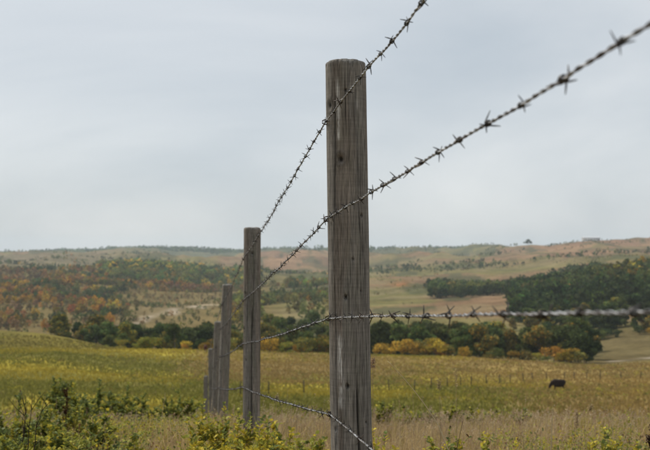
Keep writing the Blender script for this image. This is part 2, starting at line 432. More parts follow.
az_in = np.linspace(R(-27), R(27), 620)
az_out = np.concatenate([np.linspace(R(27), R(180), 90)[1:], ])
azs = np.concatenate([-az_out[::-1][:-0 or None], az_in, az_out[:-1]])
rad = np.exp(np.linspace(math.log(0.25), math.log(4750), 400))
A_, R_ = np.meshgrid(azs, rad, indexing='ij')
X = (np.sin(A_) * R_).ravel(); Yw = (np.cos(A_) * R_).ravel()
Z = ground(X, Yw)
na, nr = len(azs), len(rad)
i = np.arange(na)[:, None]; j = np.arange(nr - 1)[None]
i2 = (i + 1) % na
F = np.stack([i * nr + j, i2 * nr + j, i2 * nr + j + 1, i * nr + j + 1], -1).reshape(-1, 4)
ci = na * nr
V = np.concatenate([np.stack([X, Yw, Z], -1), [[0, 0, float(ground(0.01, 0.2))]]])
ii = np.arange(na)
F3 = np.stack([np.full(na, ci), ((ii + 1) % na) * nr, ii * nr], -1)
Cg = ground_colour(V[:, 0], V[:, 1])
tm = mesh('terrain', V, [F[:, ::-1], F3[:, ::-1]], Cg, smooth=True)
ter = obj('terrain', tm, M_ground, kind='structure')

# ================================================================== the barbed wire fence
D1 = 2.8
rel = [(-0.4), 1.0, 2.4, 3.8, 5.2, 6.6, 8.0]
kc, kl = 161.0, 138.0
def lat(k, dep): return ((187.0 - 325.0) * dep + k * D1) / FPX
post_top = [0.83, (255 - 60) / FPX * 2.8, (255 - 227) / FPX * 6.72, (255 - 284) / FPX * 10.64, (255 - 321) / FPX * 14.56, (255 - 348) / FPX * 18.48, (255 - 375) / FPX * 22.4]
post_cx = [None, 345.5, 252.3, 227.7, 218.3, 211.3, 206.5]
lean = [(0.0, 0.0), (0.0155, 0.01), (-0.002, 0.0), (-0.035, 0.0), (-0.03, 0.02), (0.02, 0), (0.0, 0)]     # x shift per metre going down
diam = [0.125, 0.1265, 0.127, 0.124, 0.118, 0.115, 0.11]

fence = empty('barbed_wire_fence', (0, 0, 0))
tag(fence, 'weathered round-post barbed wire fence running downhill into the valley', 'fence')
bpy.context.view_layer.update()

wy = {1: [122, 219, 318, 413], 2: [259, 300, 343, 386], 3: [305, 328.5, 356, 386.5]}
def make_post(k):
    dep = D1 * rel[k]; rad0 = diam[k] / 2
    top = post_top[k]
    if k == 0:
        cx = lat(kc, dep); base_xy = (cx, dep)
    else:
        cx = (post_cx[k] - 325) / FPX * dep; base_xy = (cx, dep)
    lx, ly = lean[k]
    gz = float(ground(np.array([cx]), np.array([dep]))[0])
    bottom = gz - 0.35
    Hh = top - bottom
    nA, nZ = {1: (200, 520), 2: (120, 260), 0: (40, 60)}.get(k, (64, 120))
    pr = np.random.default_rng(100 + k)
    # rows: rounded top then shaft
    bev = 0.016 if k < 2 else 0.02
    zs = [top]; rs = [0.0]
    for s in np.linspace(0.15, 0.85, 10): zs.append(top - 0.0015 * s); rs.append((rad0 - bev) * s)
    for s in np.linspace(0, 1, 10): 
        zs.append(top - 0.002 - bev * 0.75 * (1 - math.cos(s * math.pi / 2))); rs.append(rad0 - bev + bev * math.sin(s * math.pi / 2))
    zz = np.linspace(zs[-1], bottom, nZ + 1)[1:]
    zs = np.array(zs + list(zz)); rs = np.array(rs + [rad0] * nZ)
    th = np.arange(nA) / nA * 2 * np.pi
    TH, ZZ = np.meshgrid(th, zs)                      # (rows, nA)
    RR = np.repeat(rs[:, None], nA, 1)
    depth = (top - ZZ)
    shaft = sstep(0.75 * rad0, rad0, RR)
    # out of round, slow swelling
    px, py = np.cos(TH), np.sin(TH)
    RR = RR * (1 + 0.012 * np.sin(2 * TH + k) + (fbm(px * 1.6 + 5 * k + 10, py * 1.6 + ZZ * 2.2 + 30, 3) - 0.5) * 0.075)
    base = np.array([0.215, 0.197, 0.176])
    C = np.tile(base, (RR.size, 1)).reshape(RR.shape + (3,)).copy()
    tone = fbm(px * 2 + 20 + k, py * 2 + ZZ * 1.1, 4)
    C *= (0.82 + 0.36 * tone)[..., None]
    warm = sstep(0.5, 0.68, fbm(px * 2.4 + 50 + k, py * 2.4 + ZZ * 1.7 + 9, 4))
    C = C * (1 - 0.3 * warm[..., None]) + np.array([0.26, 0.195, 0.15]) * 0.3 * warm[..., None]
    lich = sstep(0.54, 0.66, fbm(px * 5 + 70 + k, py * 5 + ZZ * 7, 4)) * (0.6 if k != 1 else 0.25)
    C = C * (1 - 0.5 * lich[..., None]) + np.array([0.16, 0.17, 0.11]) * 0.5 * lich[..., None]
    # top end grain is greyer
    tg = 1 - sstep(0.0, 0.03, depth)
    C = C * (1 - 0.4 * tg[..., None]) + np.array([0.2, 0.2, 0.19]) * 0.4 * tg[..., None]
    def adiff(a): return (TH - a + np.pi) % (2 * np.pi) - np.pi
    # long drying cracks: (angle, z from top start, end, width rad, depth)
    face = -math.pi / 2                                 # faces the camera
    def ang(px_off):                                    # offset across the visible face, -1..1
        return face + math.asin(max(-.98, min(.98, px_off)))
    cracks = []
    if k == 1:
        cracks = [(ang(-0.62), 0.03, 0.55, .03, .005), (ang(0.32), 0.95, 1.75, .045, .009), (ang(-0.05), 0.0, 0.30, .02, .004), (ang(-0.2), 0.85, 1.15, .015, .0025), (ang(0.55), 0.2, 0.8, .018, .003), (ang(-0.72), 0.6, 1.6, .02, .003), (ang(0.12), 0.02, 0.42, .015, .0025), (ang(0.8), 0.5, 1.7, .02, .003), (ang(0.0), 1.2, 1.7, .02, .004), (ang(-0.4), 1.25, 1.7, .022, .004)]
    else:
        for q in range(7):
            z0 = pr.uniform(0, 0.8)
            cracks.append((pr.uniform(-math.pi, 0.0), z0, z0 + pr.uniform(0.3, 0.9), pr.uniform(.02, .04), pr.uniform(.003, .007)))
        if k == 2: cracks.append((ang(0.05), 0.55, 1.6, .07, .012))
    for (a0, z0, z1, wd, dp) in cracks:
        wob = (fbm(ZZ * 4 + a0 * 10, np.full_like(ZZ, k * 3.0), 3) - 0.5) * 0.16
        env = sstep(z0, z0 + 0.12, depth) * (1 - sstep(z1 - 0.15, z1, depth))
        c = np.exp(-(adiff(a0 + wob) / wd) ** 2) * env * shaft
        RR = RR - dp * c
        C *= (1 - 0.68 * c)[..., None]  # dirt in the crack, plus its shade painted into the colour
    chip = sstep(.5, .62, fbm(px * 3.2 + 90 + k, py * 3.2 + 40, 3)) * np.exp(-(depth / .02) ** 2) * (RR > rad0 * .6)
    RR = RR - .006 * chip
    ZZ = ZZ - .004 * sstep(.45, .65, fbm(RR * px * 30 + 7 * k, RR * py * 30, 3)) * (1 - sstep(.0, .03, depth))
    # grain relief
    RR = RR + (fbm(TH * 26, ZZ * 3 + k, 3) - 0.5) * 0.0022 * shaft
    # knots and nail holes
    dents = []
    if k == 1:
        for (ux, uy, r_, dp) in [(345.5, 89, .0042, .006), (330, 103, .009, .003), (340.5, 158.5, .0085, .012), (362, 215, .0045, .008), (353, 259, .0035, .006), (345.5, 297, .006, .010), (347.5, 386, .0055, .010), (366.5, 423, .004, .007), (335.5, 430, .005, .006), (361, 291, .003, .005)]:
            z = -(uy - YH) / FPX * (dep - rad0)
            cxz = cx + lx * (top - z)
            xx = (ux - 325) / FPX * (dep - rad0 * .8) - cxz
            dents.append((ang(xx / rad0), z, r_, dp))
    else:
        for q in range(5):
            dents.append((pr.uniform(-math.pi, 0), top - pr.uniform(0.1, 1.2), pr.uniform(.004, .009), .008))
        if k == 2: dents.append((ang(.1), top - .2, .008, .012)); dents.append((ang(.75), top - .06, .007, .01))
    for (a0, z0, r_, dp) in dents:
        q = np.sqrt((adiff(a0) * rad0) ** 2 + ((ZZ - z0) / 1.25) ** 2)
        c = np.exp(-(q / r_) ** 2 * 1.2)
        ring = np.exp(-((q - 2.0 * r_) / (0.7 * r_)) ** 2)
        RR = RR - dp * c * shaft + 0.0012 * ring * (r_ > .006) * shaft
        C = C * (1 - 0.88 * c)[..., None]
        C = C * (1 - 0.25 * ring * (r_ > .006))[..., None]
    if k >= 1:
        for y_ in (wy[k] if k in wy else []):
            z0 = -(y_ - YH) / FPX * dep
            st_ = np.exp(-(adiff(math.pi) / .22) ** 2) * sstep(z0 - .10, z0 - .01, ZZ) * (1 - sstep(z0 - .004, z0 + .006, ZZ)) * .55
            C = C * (1 - st_[..., None]) + np.array([.10, .062, .04]) * st_[..., None]
    if k == 1:      # white streaks of bird lime and scraped sapwood
        def streak(ux, y0, y1, wpx, amt):
            nonlocal C, RR
            z0 = -(y0 - YH) / FPX * (dep - rad0); z1 = -(y1 - YH) / FPX * (dep - rad0)
            zm_ = (z0 + z1) / 2
            xx = (ux - 325) / FPX * (dep - rad0 * .8) - (cx + lx * (top - zm_))
            a0 = ang(xx / rad0)
            wob = (fbm(ZZ * 9 + ux, np.full_like(ZZ, 2.0), 3) - .5) * .12
            s = np.exp(-(adiff(a0 + wob) * rad0 / (wpx / FPX * dep)) ** 2) * sstep(z1, z1 + .03, ZZ) * (1 - sstep(z0 - .05, z0, ZZ))
            s = s * sstep(0.3, 0.55, fbm(TH * 40, ZZ * 26 + ux, 3))
            C = C * (1 - amt * s[..., None]) + np.array([0.62, 0.6, 0.57]) * amt * s[..., None]
        streak(337.5, 72, 143, 1.7, 1.0); streak(355, 60, 72, 1.3, 0.7); streak(340, 328, 412, 2.8, 1.0); streak(337, 410, 460, 2.6, 0.5); streak(357, 90, 112, 2.0, 0.35)
    x = RR * np.cos(TH) + lx * depth; y = RR * np.sin(TH) + ly * depth
    V = np.stack([x, y, ZZ - gz], -1).reshape(-1, 3)
    n = len(zs)
    i = np.arange(n - 1)[:, None]; j = np.arange(nA)[None]; j2 = (j + 1) % nA
    F = np.stack([i * nA + j, (i + 1) * nA + j, (i + 1) * nA + j2, i * nA + j2], -1).reshape(-1, 4)
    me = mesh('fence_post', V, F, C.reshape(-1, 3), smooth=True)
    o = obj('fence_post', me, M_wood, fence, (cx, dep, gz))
    return o, gz, cx
posts = [make_post(k) for k in range(7)]

# wires: heights at the posts (world z, relative to the eye)
wz = {k: [-(y - YH) / FPX * D1 * rel[k] for y in v] for k, v in wy.items()}
slope_in = [0.044, 0.053, 0.0750, 0.052]
wz[0] = [wz[1][q] + slope_in[q] * 3.92 for q in range(4)]
wz[4] = [-1.26, -1.54, -1.85, -2.16]
wz[5] = [-2.10, -2.37, -2.66, -2.98]
wz[6] = [-3.22, -3.48, -3.76, -4.06]

def barb_mesh(seed):
    r = np.random.default_rng(seed); mb = MB()
    A0 = r.uniform(0, 6.28)
    for s in range(2):
        a0 = A0 + s * (math.pi * .5 + r.uniform(-.4, .4))
        off = (-0.0022 if s == 0 else 0.0022)
        turns = 2.0 + r.uniform(-.12, .12) if s else 1.0 + r.uniform(-.1, .1)
        tt = np.linspace(0, 1, 15 if s else 9)
        rc = 0.0041
        coil = np.stack([(tt - .5) * .0052 + off, rc * np.cos(a0 + tt * turns * 2 * np.pi), rc * np.sin(a0 + tt * turns * 2 * np.pi)], -1)
        def tang(i, sg):
            an = a0 + tt[i] * turns * 2 * np.pi
            return np.array([r.uniform(-.4, .4), -math.sin(an) * sg, math.cos(an) * sg])
        e0 = coil[0] + r.uniform(.012, .0185) * tang(0, -1); e1 = coil[-1] + r.uniform(.012, .0185) * tang(-1, 1)
        P = np.concatenate([[e0], [coil[0] * .5 + e0 * .5], coil, [coil[-1] * .5 + e1 * .5], [e1]])
        rr = np.full(len(P), 0.00115); rr[0] = rr[-1] = 0.0006
        add_tube(mb, P, rr, 4)
    me = mb.mesh('barb', True)
    me.materials.append(M_barb)
    return me
barbs = [barb_mesh(500 + i) for i in range(9)]

staple_mesh = None
def make_staple():
    mb = MB()
    tt = np.linspace(0, math.pi, 9)
    P = np.stack([-0.012 * np.sin(tt) - 0.002, np.zeros(9), 0.0075 * np.cos(tt)], -1)
    P = np.concatenate([[[0.014, 0, 0.0075]], P, [[0.014, 0, -0.0075]]])
    add_tube(mb, P, 0.0019, 5)
    return mb.mesh('staple', True)
staple_mesh = make_staple()

def path_for(q):
    pts = []
    for k in range(7):
        dep = D1 * rel[k]
        cx = lat(kc, dep)
        x = lat(kl, dep)
        if k >= 1:           # keep the wire on the real surface of its post
            top = post_top[k]; lx, ly = lean[k]
            x = posts[k][2] + lx * (top - wz[k][q]) - diam[k] / 2 - 0.0035
            dep = dep + ly * (top - wz[k][q]) - 0.012
        pts.append((x, dep, wz[k][q]))
    return np.array(pts)
nb = 0
for q in range(4):
    P = path_for(q)
    segs = []
    for k in range(6):
        n = 640 if k < 2 else 420
        s = np.linspace(0, 1, n, endpoint=(k == 5))[:, None]
        L = P[k] * (1 - s) + P[k + 1] * s
        sag = [0.0, 0.012, 0.02, 0.02, 0.02, 0.02][k]
        L[:, 2] -= 4 * sag * (s * (1 - s))[:, 0]
        segs.append(L)
    C0 = np.concatenate(segs)
    # small irregular kinks
    sl = np.concatenate([[0], np.cumsum(np.linalg.norm(np.diff(C0, axis=0), axis=1))])
    dz = (fbm(sl * 3.0 + q * 9, sl * 0 + q, 4) - .5) * 0.011
    fade = np.ones_like(sl)
    for k in range(7): fade *= sstep(0.0, 0.25, np.abs(C0[:, 1] - P[k][1]))
    C0[:, 2] += dz * fade; C0[:, 0] += (fbm(sl * 3.3 + q * 5, sl * 0 + 8, 3) - .5) * 0.005 * fade
    T, Nn, B = frame_along(C0)
    mb = MB()
    ph = sl / 0.052 * 2 * np.pi + q
    for s in range(2):
        a = ph + s * math.pi
        PP = C0 + 0.0015 * (np.cos(a)[:, None] * Nn + np.sin(a)[:, None] * B)
        add_tube(mb, PP, 0.00145, 6)
    wm = mb.mesh('barbed_wire', True)
    wo = obj('barbed_wire', wm, M_wire, fence)
    # staples
    for k in range(1, 7):
        st = obj('staple', staple_mesh, M_rust, posts[k][0])
        st.location = (P[k][0] - posts[k][2] + 0.004, P[k][1] - D1 * rel[k], P[k][2] - posts[k][1])
        st.rotation_euler = (0, 0, 0)
        sc_ = 1.0 if k == 1 else 1.0
    # barbs
    st0 = 0.03 + 0.02 * q
    rest = MB()
    s = st0; bi = 0
    while s < sl[-1] - 0.05:
        idx = int(np.searchsorted(sl, s))
        Pp = C0[idx]; t3 = Vector(T[idx]); me = barbs[(bi * 5 + q * 2) % 9]
        roll = rng.uniform(0, 6.28)
        if 0.3 < Pp[1] < 10.7:
            b = obj('barb', me, None, wo)
            b.rotation_mode = 'QUATERNION'
            qx = t3.to_track_quat('X', 'Z')
            from mathutils import Quaternion
            b.rotation_quaternion = qx @ Quaternion((1, 0, 0), roll)
            b.location = Pp
            sb = rng.uniform(.82, 1.2); b.scale = (sb, sb, sb)
            nb += 1
        elif Pp[1] >= 10.7:
            for a in range(4):
                dd = rng.normal(size=3); dd /= np.linalg.norm(dd)
                add_tube(rest, np.array([Pp - dd * .004, Pp + dd * 0.018]), [0.0015, .0006], 3)
        s += 0.125 + rng.uniform(-.02, .02); bi += 1
    obj('barb', rest.mesh('barb'), M_barb, wo, kind='stuff')

# ================================================================== trees
PAL = {
    'dark':   np.array([0.058, 0.080, 0.029]),
    'green':  np.array([0.105, 0.140, 0.042]),
    'olive':  np.array([0.160, 0.155, 0.046]),
    'gold':   np.array([0.42, 0.275, 0.045]),
    'rust':   np.array([0.33, 0.175, 0.060]),
    'lime':   np.array([0.20, 0.22, 0.045]),
    'brown':  np.array([0.22, 0.160, 0.070]),
}
def clump_quads(cent, size, r, nrm_bias=0.35):
    """random leaf-clump quads at centres"""
    n = len(cent)
    nv = r.normal(size=(n, 3)); nv[:, 2] += nrm_bias
    nv /= np.linalg.norm(nv, axis=1)[:, None]
    a = r.normal(size=(n, 3)); a -= (a * nv).sum(1)[:, None] * nv; a /= np.linalg.norm(a, axis=1)[:, None]
    b = np.cross(nv, a)
    sz = size[:, None] if np.ndim(size) else size
    s2 = r.uniform(0.55, 1.0, (n, 1))
    V = np.stack([cent - a * sz, cent - b * sz * s2, cent + a * sz, cent + b * sz * s2 * 0.8], 1).reshape(-1, 3)
    F = (np.arange(n)[:, None] * 4 + np.arange(4)[None])
    return V, F
def make_tree(seed, h, w, pal, shrubby=False, nleaf=1700):
    """returns trunk mesh and crown mesh, base at origin"""
    r = np.random.default_rng(seed); mb = MB()
    bark = np.array([0.16, 0.145, 0.12]) if pal in ('gold', 'lime', 'green') else np.array([0.075, 0.065, 0.05])
    blobs = []
    nst = r.integers(3, 6) if shrubby else r.integers(1, 3)
    for s in range(nst):
        an = r.uniform(0, 6.28); ll = (0.30 if shrubby else 0.10) * w * (1 if nst > 1 else 0.3)
        tt = np.linspace(0, 1, 7)[:, None]
        topz = h * r.uniform(0.72, 0.9)
        P = np.concatenate([np.cos(an) * ll * tt + (r.normal(size=(7, 1)) * .03 * w) * tt, np.sin(an) * ll * tt + r.normal(size=(7, 1)) * .03 * w * tt, tt * topz - 0.4 * (1 - tt)], 1)
        r0 = h * (0.010 if shrubby else 0.017)
        add_tube(mb, P, r0 * (1 - 0.85 * tt[:, 0]), 6, bark)
        blobs.append((P[-1] - [0, 0, h * .08], w * .24, h * .15))
        for b in range(5 if shrubby else 9):
            f = r.uniform(0.18 if shrubby else 0.28, 0.92)
            i0 = P[int(f * 6)]; ba = r.uniform(0, 6.28)
            reach = w * .5 * r.uniform(.45, 0.95) * (1.0 - 0.55 * max(0, f - .45) / .5)
            e = i0 + [math.cos(ba) * reach, math.sin(ba) * reach, reach * r.uniform(.15, .7)]
            mid = (i0 + e) / 2 + [0, 0, reach * .08]
            add_tube(mb, np.array([i0, mid, e]), [r0 * .45, r0 * .28, r0 * .1], 4, bark)
            blobs.append((e, w * r.uniform(.12, .22), h * r.uniform(.07, .13)))
    trunk = mb.mesh('trunk', True)
    cs = []; cc = []
    ws = np.array([b[1] ** 2 * b[2] for b in blobs]) ** .6; ws /= ws.sum()
    for (c, rw, rh), f in zip(blobs, ws):
        n = max(30, int(nleaf * f))
        v = r.normal(size=(n, 3)); v /= np.linalg.norm(v, axis=1)[:, None]
        v *= (r.uniform(0.35, 1.12, (n, 1))) ** 0.6
        pts = c + v * [rw, rw, rh]
        keep = pts[:, 2] > h * 0.03
        pts = pts[keep]
        cs.append(pts)
        tone = r.uniform(.75, 1.25)
        cc.append(np.tile(PAL[pal] * tone, (len(pts), 1)) * r.uniform(.7, 1.35, (len(pts), 1)))
    cs = np.concatenate(cs); cc = np.concatenate(cc)
    alt = {'gold': 'olive', 'rust': 'brown', 'dark': 'green', 'green': 'olive', 'olive': 'gold', 'lime': 'gold', 'brown': 'rust'}[pal]
    sw = r.random(len(cs)) < 0.16
    cc[sw] = PAL[alt] * r.uniform(.7, 1.2, (sw.sum(), 1))
    V, F = clump_quads(cs, r.uniform(.5, 1.0, len(cs)) * 0.030 * (h + w), r)
    crown = mesh('crown', V, F, np.repeat(cc, 4, 0))
    trunk.materials.append(M_bark); crown.materials.append(M_crown)
    return trunk, crown

protos = {}
for pal in PAL:
    protos[pal] = [make_tree(1000 + 37 * list(PAL).index(pal) + s, 9.0, 6.2 + s * .5, pal) for s in range(4)]
shr = {pal: [make_tree(3000 + 31 * list(PAL).index(pal) + s, 4.0, 4.6, pal, True, 900) for s in range(3)] for pal in PAL}
ntree = [0]
def place_tree(u, d, h, pal, label, group, name='deciduous_tree', shrub=False, cat='tree', wide=1.0):
    x = (u - 325) / FPX * d
    z = float(ground(np.array([x]), np.array([d]))[0])
    T, Cw = (shr if shrub else protos)[pal][rng.integers(0, 3 if shrub else 4)]
    e = empty(name, (x, d, z - 0.05), rng.uniform(0, 6.28))
    s = h / (4.0 if shrub else 9.0)
    e.scale = (s * wide, s * wide, s)
    obj('trunk', T, None, e); obj('crown', Cw, None, e)
    tag(e, label, cat, group)
    ntree[0] += 1
    return e

ADJ = {'dark': 'dark green', 'green': 'mid green', 'olive': 'olive green', 'gold': 'golden yellow', 'rust': 'rust brown', 'lime': 'lime green', 'brown': 'dull brown'}
def pick(ws): 
    k = list(ws); p_ = np.array([ws[q] for q in k], float); return k[rng.choice(len(k), p=p_ / p_.sum())]
def belt(n, u0, u1, d0, d1, h0, h1, ws, where, shrub=False):
    for i in range(n):
        u = u0 + (u1 - u0) * (i + rng.uniform(-.3, 1.3)) / n; d = rng.uniform(d0, d1); pal = pick(ws)
        f = rng.random(); h = h0 + (h1 - h0) * f; wide = rng.uniform(.8, 1.3)
        kind = 'bush' if shrub else 'tree'
        desc = ('low ' if f < .3 else 'tall ' if f > .7 else 'middling ') + ('narrow ' if wide < .97 else 'spreading ' if wide > 1.13 else '')
        lab = '%s%s %s %s' % (desc, ADJ[pal], kind, where)
        place_tree(u, d, h, pal, lab, '%s %s %s' % (ADJ[pal], 'bushes' if shrub else 'trees', where),
                   'autumn_bush' if shrub else 'deciduous_tree', shrub, kind, wide)
# belt below the field, right of the near post
W1 = 'in the valley belt behind the grazing cow'
belt(30, 366, 592, 236, 262, 6.0, 11.0, {'dark': 3, 'green': 5, 'olive': 5}, W1)
belt(26, 372, 585, 262, 300, 9, 13, {'dark': 6, 'green': 4, 'olive': 2, 'rust': .5}, W1)
belt(12, 372, 470, 222, 233, 2.0, 5.6, {'gold': 4, 'olive': 4, 'lime': 1.5}, 'along the front of the belt behind the cow', True)
belt(13, 455, 590, 222, 233, 1.6, 4.6, {'gold': 1.2, 'olive': 4, 'green': 3, 'lime': 1}, 'along the front of the belt behind the cow', True)
belt(3, 550, 572, 224, 230, 2.6, 5.0, {'gold': 1}, 'at the bare end of the belt behind the cow', True)
belt(3, 570, 590, 232, 240, 8.5, 10.5, {'dark': 1}, W1)
belt(7, 425, 480, 330, 380, 8, 11, {'green': 4, 'olive': 3, 'dark': 2}, 'standing behind the golden end of the valley belt')
# between the posts
W2 = 'on the valley floor seen between the fence posts'
belt(16, 232, 338, 236, 275, 5.5, 9.0, {'dark': 3, 'green': 4, 'olive': 4}, W2)
belt(18, 250, 338, 280, 380, 8, 13, {'dark': 2, 'green': 6, 'olive': 4, 'lime': 1}, W2)
belt(11, 250, 338, 222, 231, 2.2, 5.2, {'gold': 6, 'olive': 2, 'lime': 1}, 'along the field edge between the fence posts', True)
# left belt below the knoll
W3 = 'in the dark belt beside the grassy knoll'
belt(30, 62, 240, 268, 310, 6.0, 12.0, {'dark': 4, 'green': 5, 'olive': 4}, W3)
belt(16, 100, 240, 240, 265, 4.0, 9.0, {'dark': 2.5, 'green': 4, 'olive': 4}, W3)
belt(5, 121, 160, 215, 222, 1.7, 3.6, {'lime': 1}, 'at the field edge beside the grassy knoll', True)
belt(5, 176, 228, 216, 224, 1.6, 4.2, {'gold': 3, 'olive': 2}, 'at the field edge behind the fence', True)
# wooded slope on the right
W4 = 'at the front of the wooded slope'
belt(22, 526, 668, 352, 385, 7.0, 11.0, {'dark': 5, 'green': 4, 'olive': 2}, W4)
belt(14, 530, 668, 343, 352, 2.5, 5.0, {'dark': 5, 'green': 2, 'olive': 1, 'gold': .6}, 'at the foot of the wooded slope', True)
belt(22, 518, 662, 395, 440, 8.5, 12, {'dark': 6, 'green': 4, 'olive': 2}, W4)
belt(10, 503, 545, 400, 470, 5, 8, {'green': 4, 'olive': 3}, W4)
belt(7, 520, 640, 520, 600, 8, 10, {'gold': 1}, 'high on the wooded slope')
# grove edge on the open slope
belt(18, 430, 555, 640, 665, 7.5, 10, {'dark': 6, 'green': 2}, 'at the foot of the grove on the open slope')
def crest_d(u):
    dd = np.linspace(1500, 2300, 200); return float(dd[int(np.argmax(ground((u - 325) / FPX * dd, dd) / dd))])
e = place_tree(528, crest_d(528), 15, 'dark', 'lone round dark tree standing on the skyline ridge', None, wide=1.5)
e = place_tree(552, crest_d(552), 5, 'dark', 'tiny dark bush on the skyline ridge near the long farm building', None, 'ridge_bush', True, 'bush')

# far woods that read as one mass
def wood(name, label, n, reg, ws, h0, h1, nq, qs, dens=None):
    u = rng.uniform(reg[0], reg[1], n); d = np.sqrt(rng.uniform(reg[2] ** 2, reg[3] ** 2, n))
    x = (u - 325) / FPX * d
    if dens is not None:
        keep = rng.random(n) < dens(u, d, x)
        u, d, x = u[keep], d[keep], x[keep]
    n = len(u)
    z = ground(x, d)
    h = rng.uniform(h0, h1, n); wd = h * rng.uniform(.32, .48, n)
    pk = list(ws); pv = np.array([ws[q] for q in pk], float)
    # patches of one colour: noise picks the palette
    nn = fbm(x / 70.0 + 60, d / 70.0, 3) + rng.normal(0, .07, n)
    order = np.argsort(np.argsort(nn)) / n
    cum = np.cumsum(pv) / pv.sum()
    ki = np.clip(np.searchsorted(cum, order), 0, len(pk) - 1)
    base = np.array([PAL[q] for q in pk])[ki] * rng.uniform(.55, 1.45, (n, 1)) * (1 + rng.normal(0, .10, (n, 3)))
    v = rng.normal(size=(n, nq, 3)); v /= np.linalg.norm(v, axis=2)[..., None]
    v *= rng.uniform(.3, 1.08, (n, nq, 1)) ** .5
    lump = 1 + 0.25 * np.sin(v[..., :1] * 5 + rng.uniform(0, 6, (n, 1, 1))) * np.cos(v[..., 2:] * 4 + rng.uniform(0, 6, (n, 1, 1)))
    v = v * lump
    c = np.stack([x, d, z + h * .53], -1)[:, None] + v * np.stack([wd, wd, h * .5], -1)[:, None]
    cc = np.repeat(base, nq, 0) * rng.uniform(.65, 1.35, (n * nq, 1))
    V, F = clump_quads(c.reshape(-1, 3), np.repeat(h, nq) * qs * rng.uniform(.6, 1.2, n * nq), rng, .5)
    o = obj(name, mesh(name, V, F, np.repeat(cc, 4, 0)), M_crown)
    tag(o, label, 'wood', kind='stuff')
    return o
def patch(scale, lo, hi, seed): return lambda u, d, x: sstep(lo, hi, fbm(x / scale + seed, d / scale, 4))
wood('autumn_wood', 'patchwork of orange, yellow and green autumn trees covering the left valley side', 4600, (-70, 250, 470, 1170), {'dark': .8, 'green': 2.6, 'olive': 2.6, 'gold': 2.0, 'rust': 2.2, 'brown': 2}, 2.8, 7.5, 60, .15,
     lambda u, d, x: (1 - sstep(100, 150, u) * (1 - sstep(860, 960, d))) * np.clip(.25 + sstep(.36, .5, fbm(x / 80., d / 80., 3)), 0, 1))
wood('hillside_wood', 'dark green wood filling the right slope above the belt', 1150, (505, 700, 425, 660), {'dark': 4, 'green': 5, 'olive': 3, 'gold': .7}, 7, 11.5, 90, .12,
     lambda u, d, x: sstep(503, 530, u))
wood('hillside_grove', 'dark grove across the open slope beyond the valley belt', 900, (428, 600, 655, 900), {'dark': 7, 'green': 3, 'olive': 1}, 6, 10, 70, .13,
     lambda u, d, x: sstep(428, 445, u - (fbm(d / 30., u * 0, 3) - .5) * 30) * sstep(.30, .42, fbm(x / 60. + 4, d / 60., 3)))
wood('valley_thicket', 'mixed green thicket on the valley floor below the red hills', 1700, (225, 350, 370, 950), {'dark': 2, 'green': 5, 'olive': 5, 'gold': .9, 'lime': 1.5}, 4, 9, 70, .13, lambda u, d, x: .08 + .92 * sstep(.44, .54, fbm(x / 90. + 21, d / 90., 4)))
wood('riverside_scrub', 'low brown scrub along the pale sandbar in the valley', 6000, (-70, 262, 380, 1000), {'brown': 4, 'rust': 1, 'olive': 4, 'green': 2}, 1.2, 4.0, 30, .17, lambda u, d, x: (.25 + .75 * sstep(.42, .56, fbm(x / 60. + 5, d / 60., 4))) * (1 - .85 * np.exp(-((d - 655 - (u - 170) * 1.2) / 55.) ** 2)))
wood('slope_scrub', 'low scattered bushes on the open slope beyond the belt', 2600, (350, 660, 400, 1350), {'olive': 5, 'green': 2, 'lime': 1, 'brown': 2}, .7, 2.4, 34, .17, lambda u, d, x: sstep(.52, .60, fbm(x / 110. + 77, d / 70., 4)))
wood('plateau_copse', 'strips of dark trees on the far plateau under the skyline', 15000, (-60, 700, 1200, 2800), {'dark': 6, 'green': 4, 'olive': 2, 'gold': .4}, 3, 7, 10, .27,
     lambda u, d, x: sstep(.575, .60, fbm(x / 420. + 8, d / 90., 3)) * (1 - sstep(480, 530, u) * sstep(1200, 1350, d)))
wood('upper_valley_wood', 'green and yellow trees along the far upper valley rim', 1400, (100, 262, 1000, 1320), {'olive': 3, 'green': 3, 'gold': 1.2, 'dark': 2, 'lime': 1}, 5, 10, 45, .16)
wood('skyline_wood', 'dark line of trees along the far left skyline', 5200, (-80, 490, 2900, 3450), {'dark': 5, 'green': 3}, 5, 10, 10, .3,
     lambda u, d, x: sstep(.45, .52, fbm(x / 420. + 2, d / 260., 4)))
wood('ridge_scrub', 'thin dark scrub along the crest of the red ridge', 1500, (545, 700, 1500, 2150), {'green': 3, 'olive': 3, 'brown': 2}, 1.2, 3.6, 14, .26,
     lambda u, d, x: sstep(.5, .58, fbm(x / 120. + 4, d / 60., 4)))

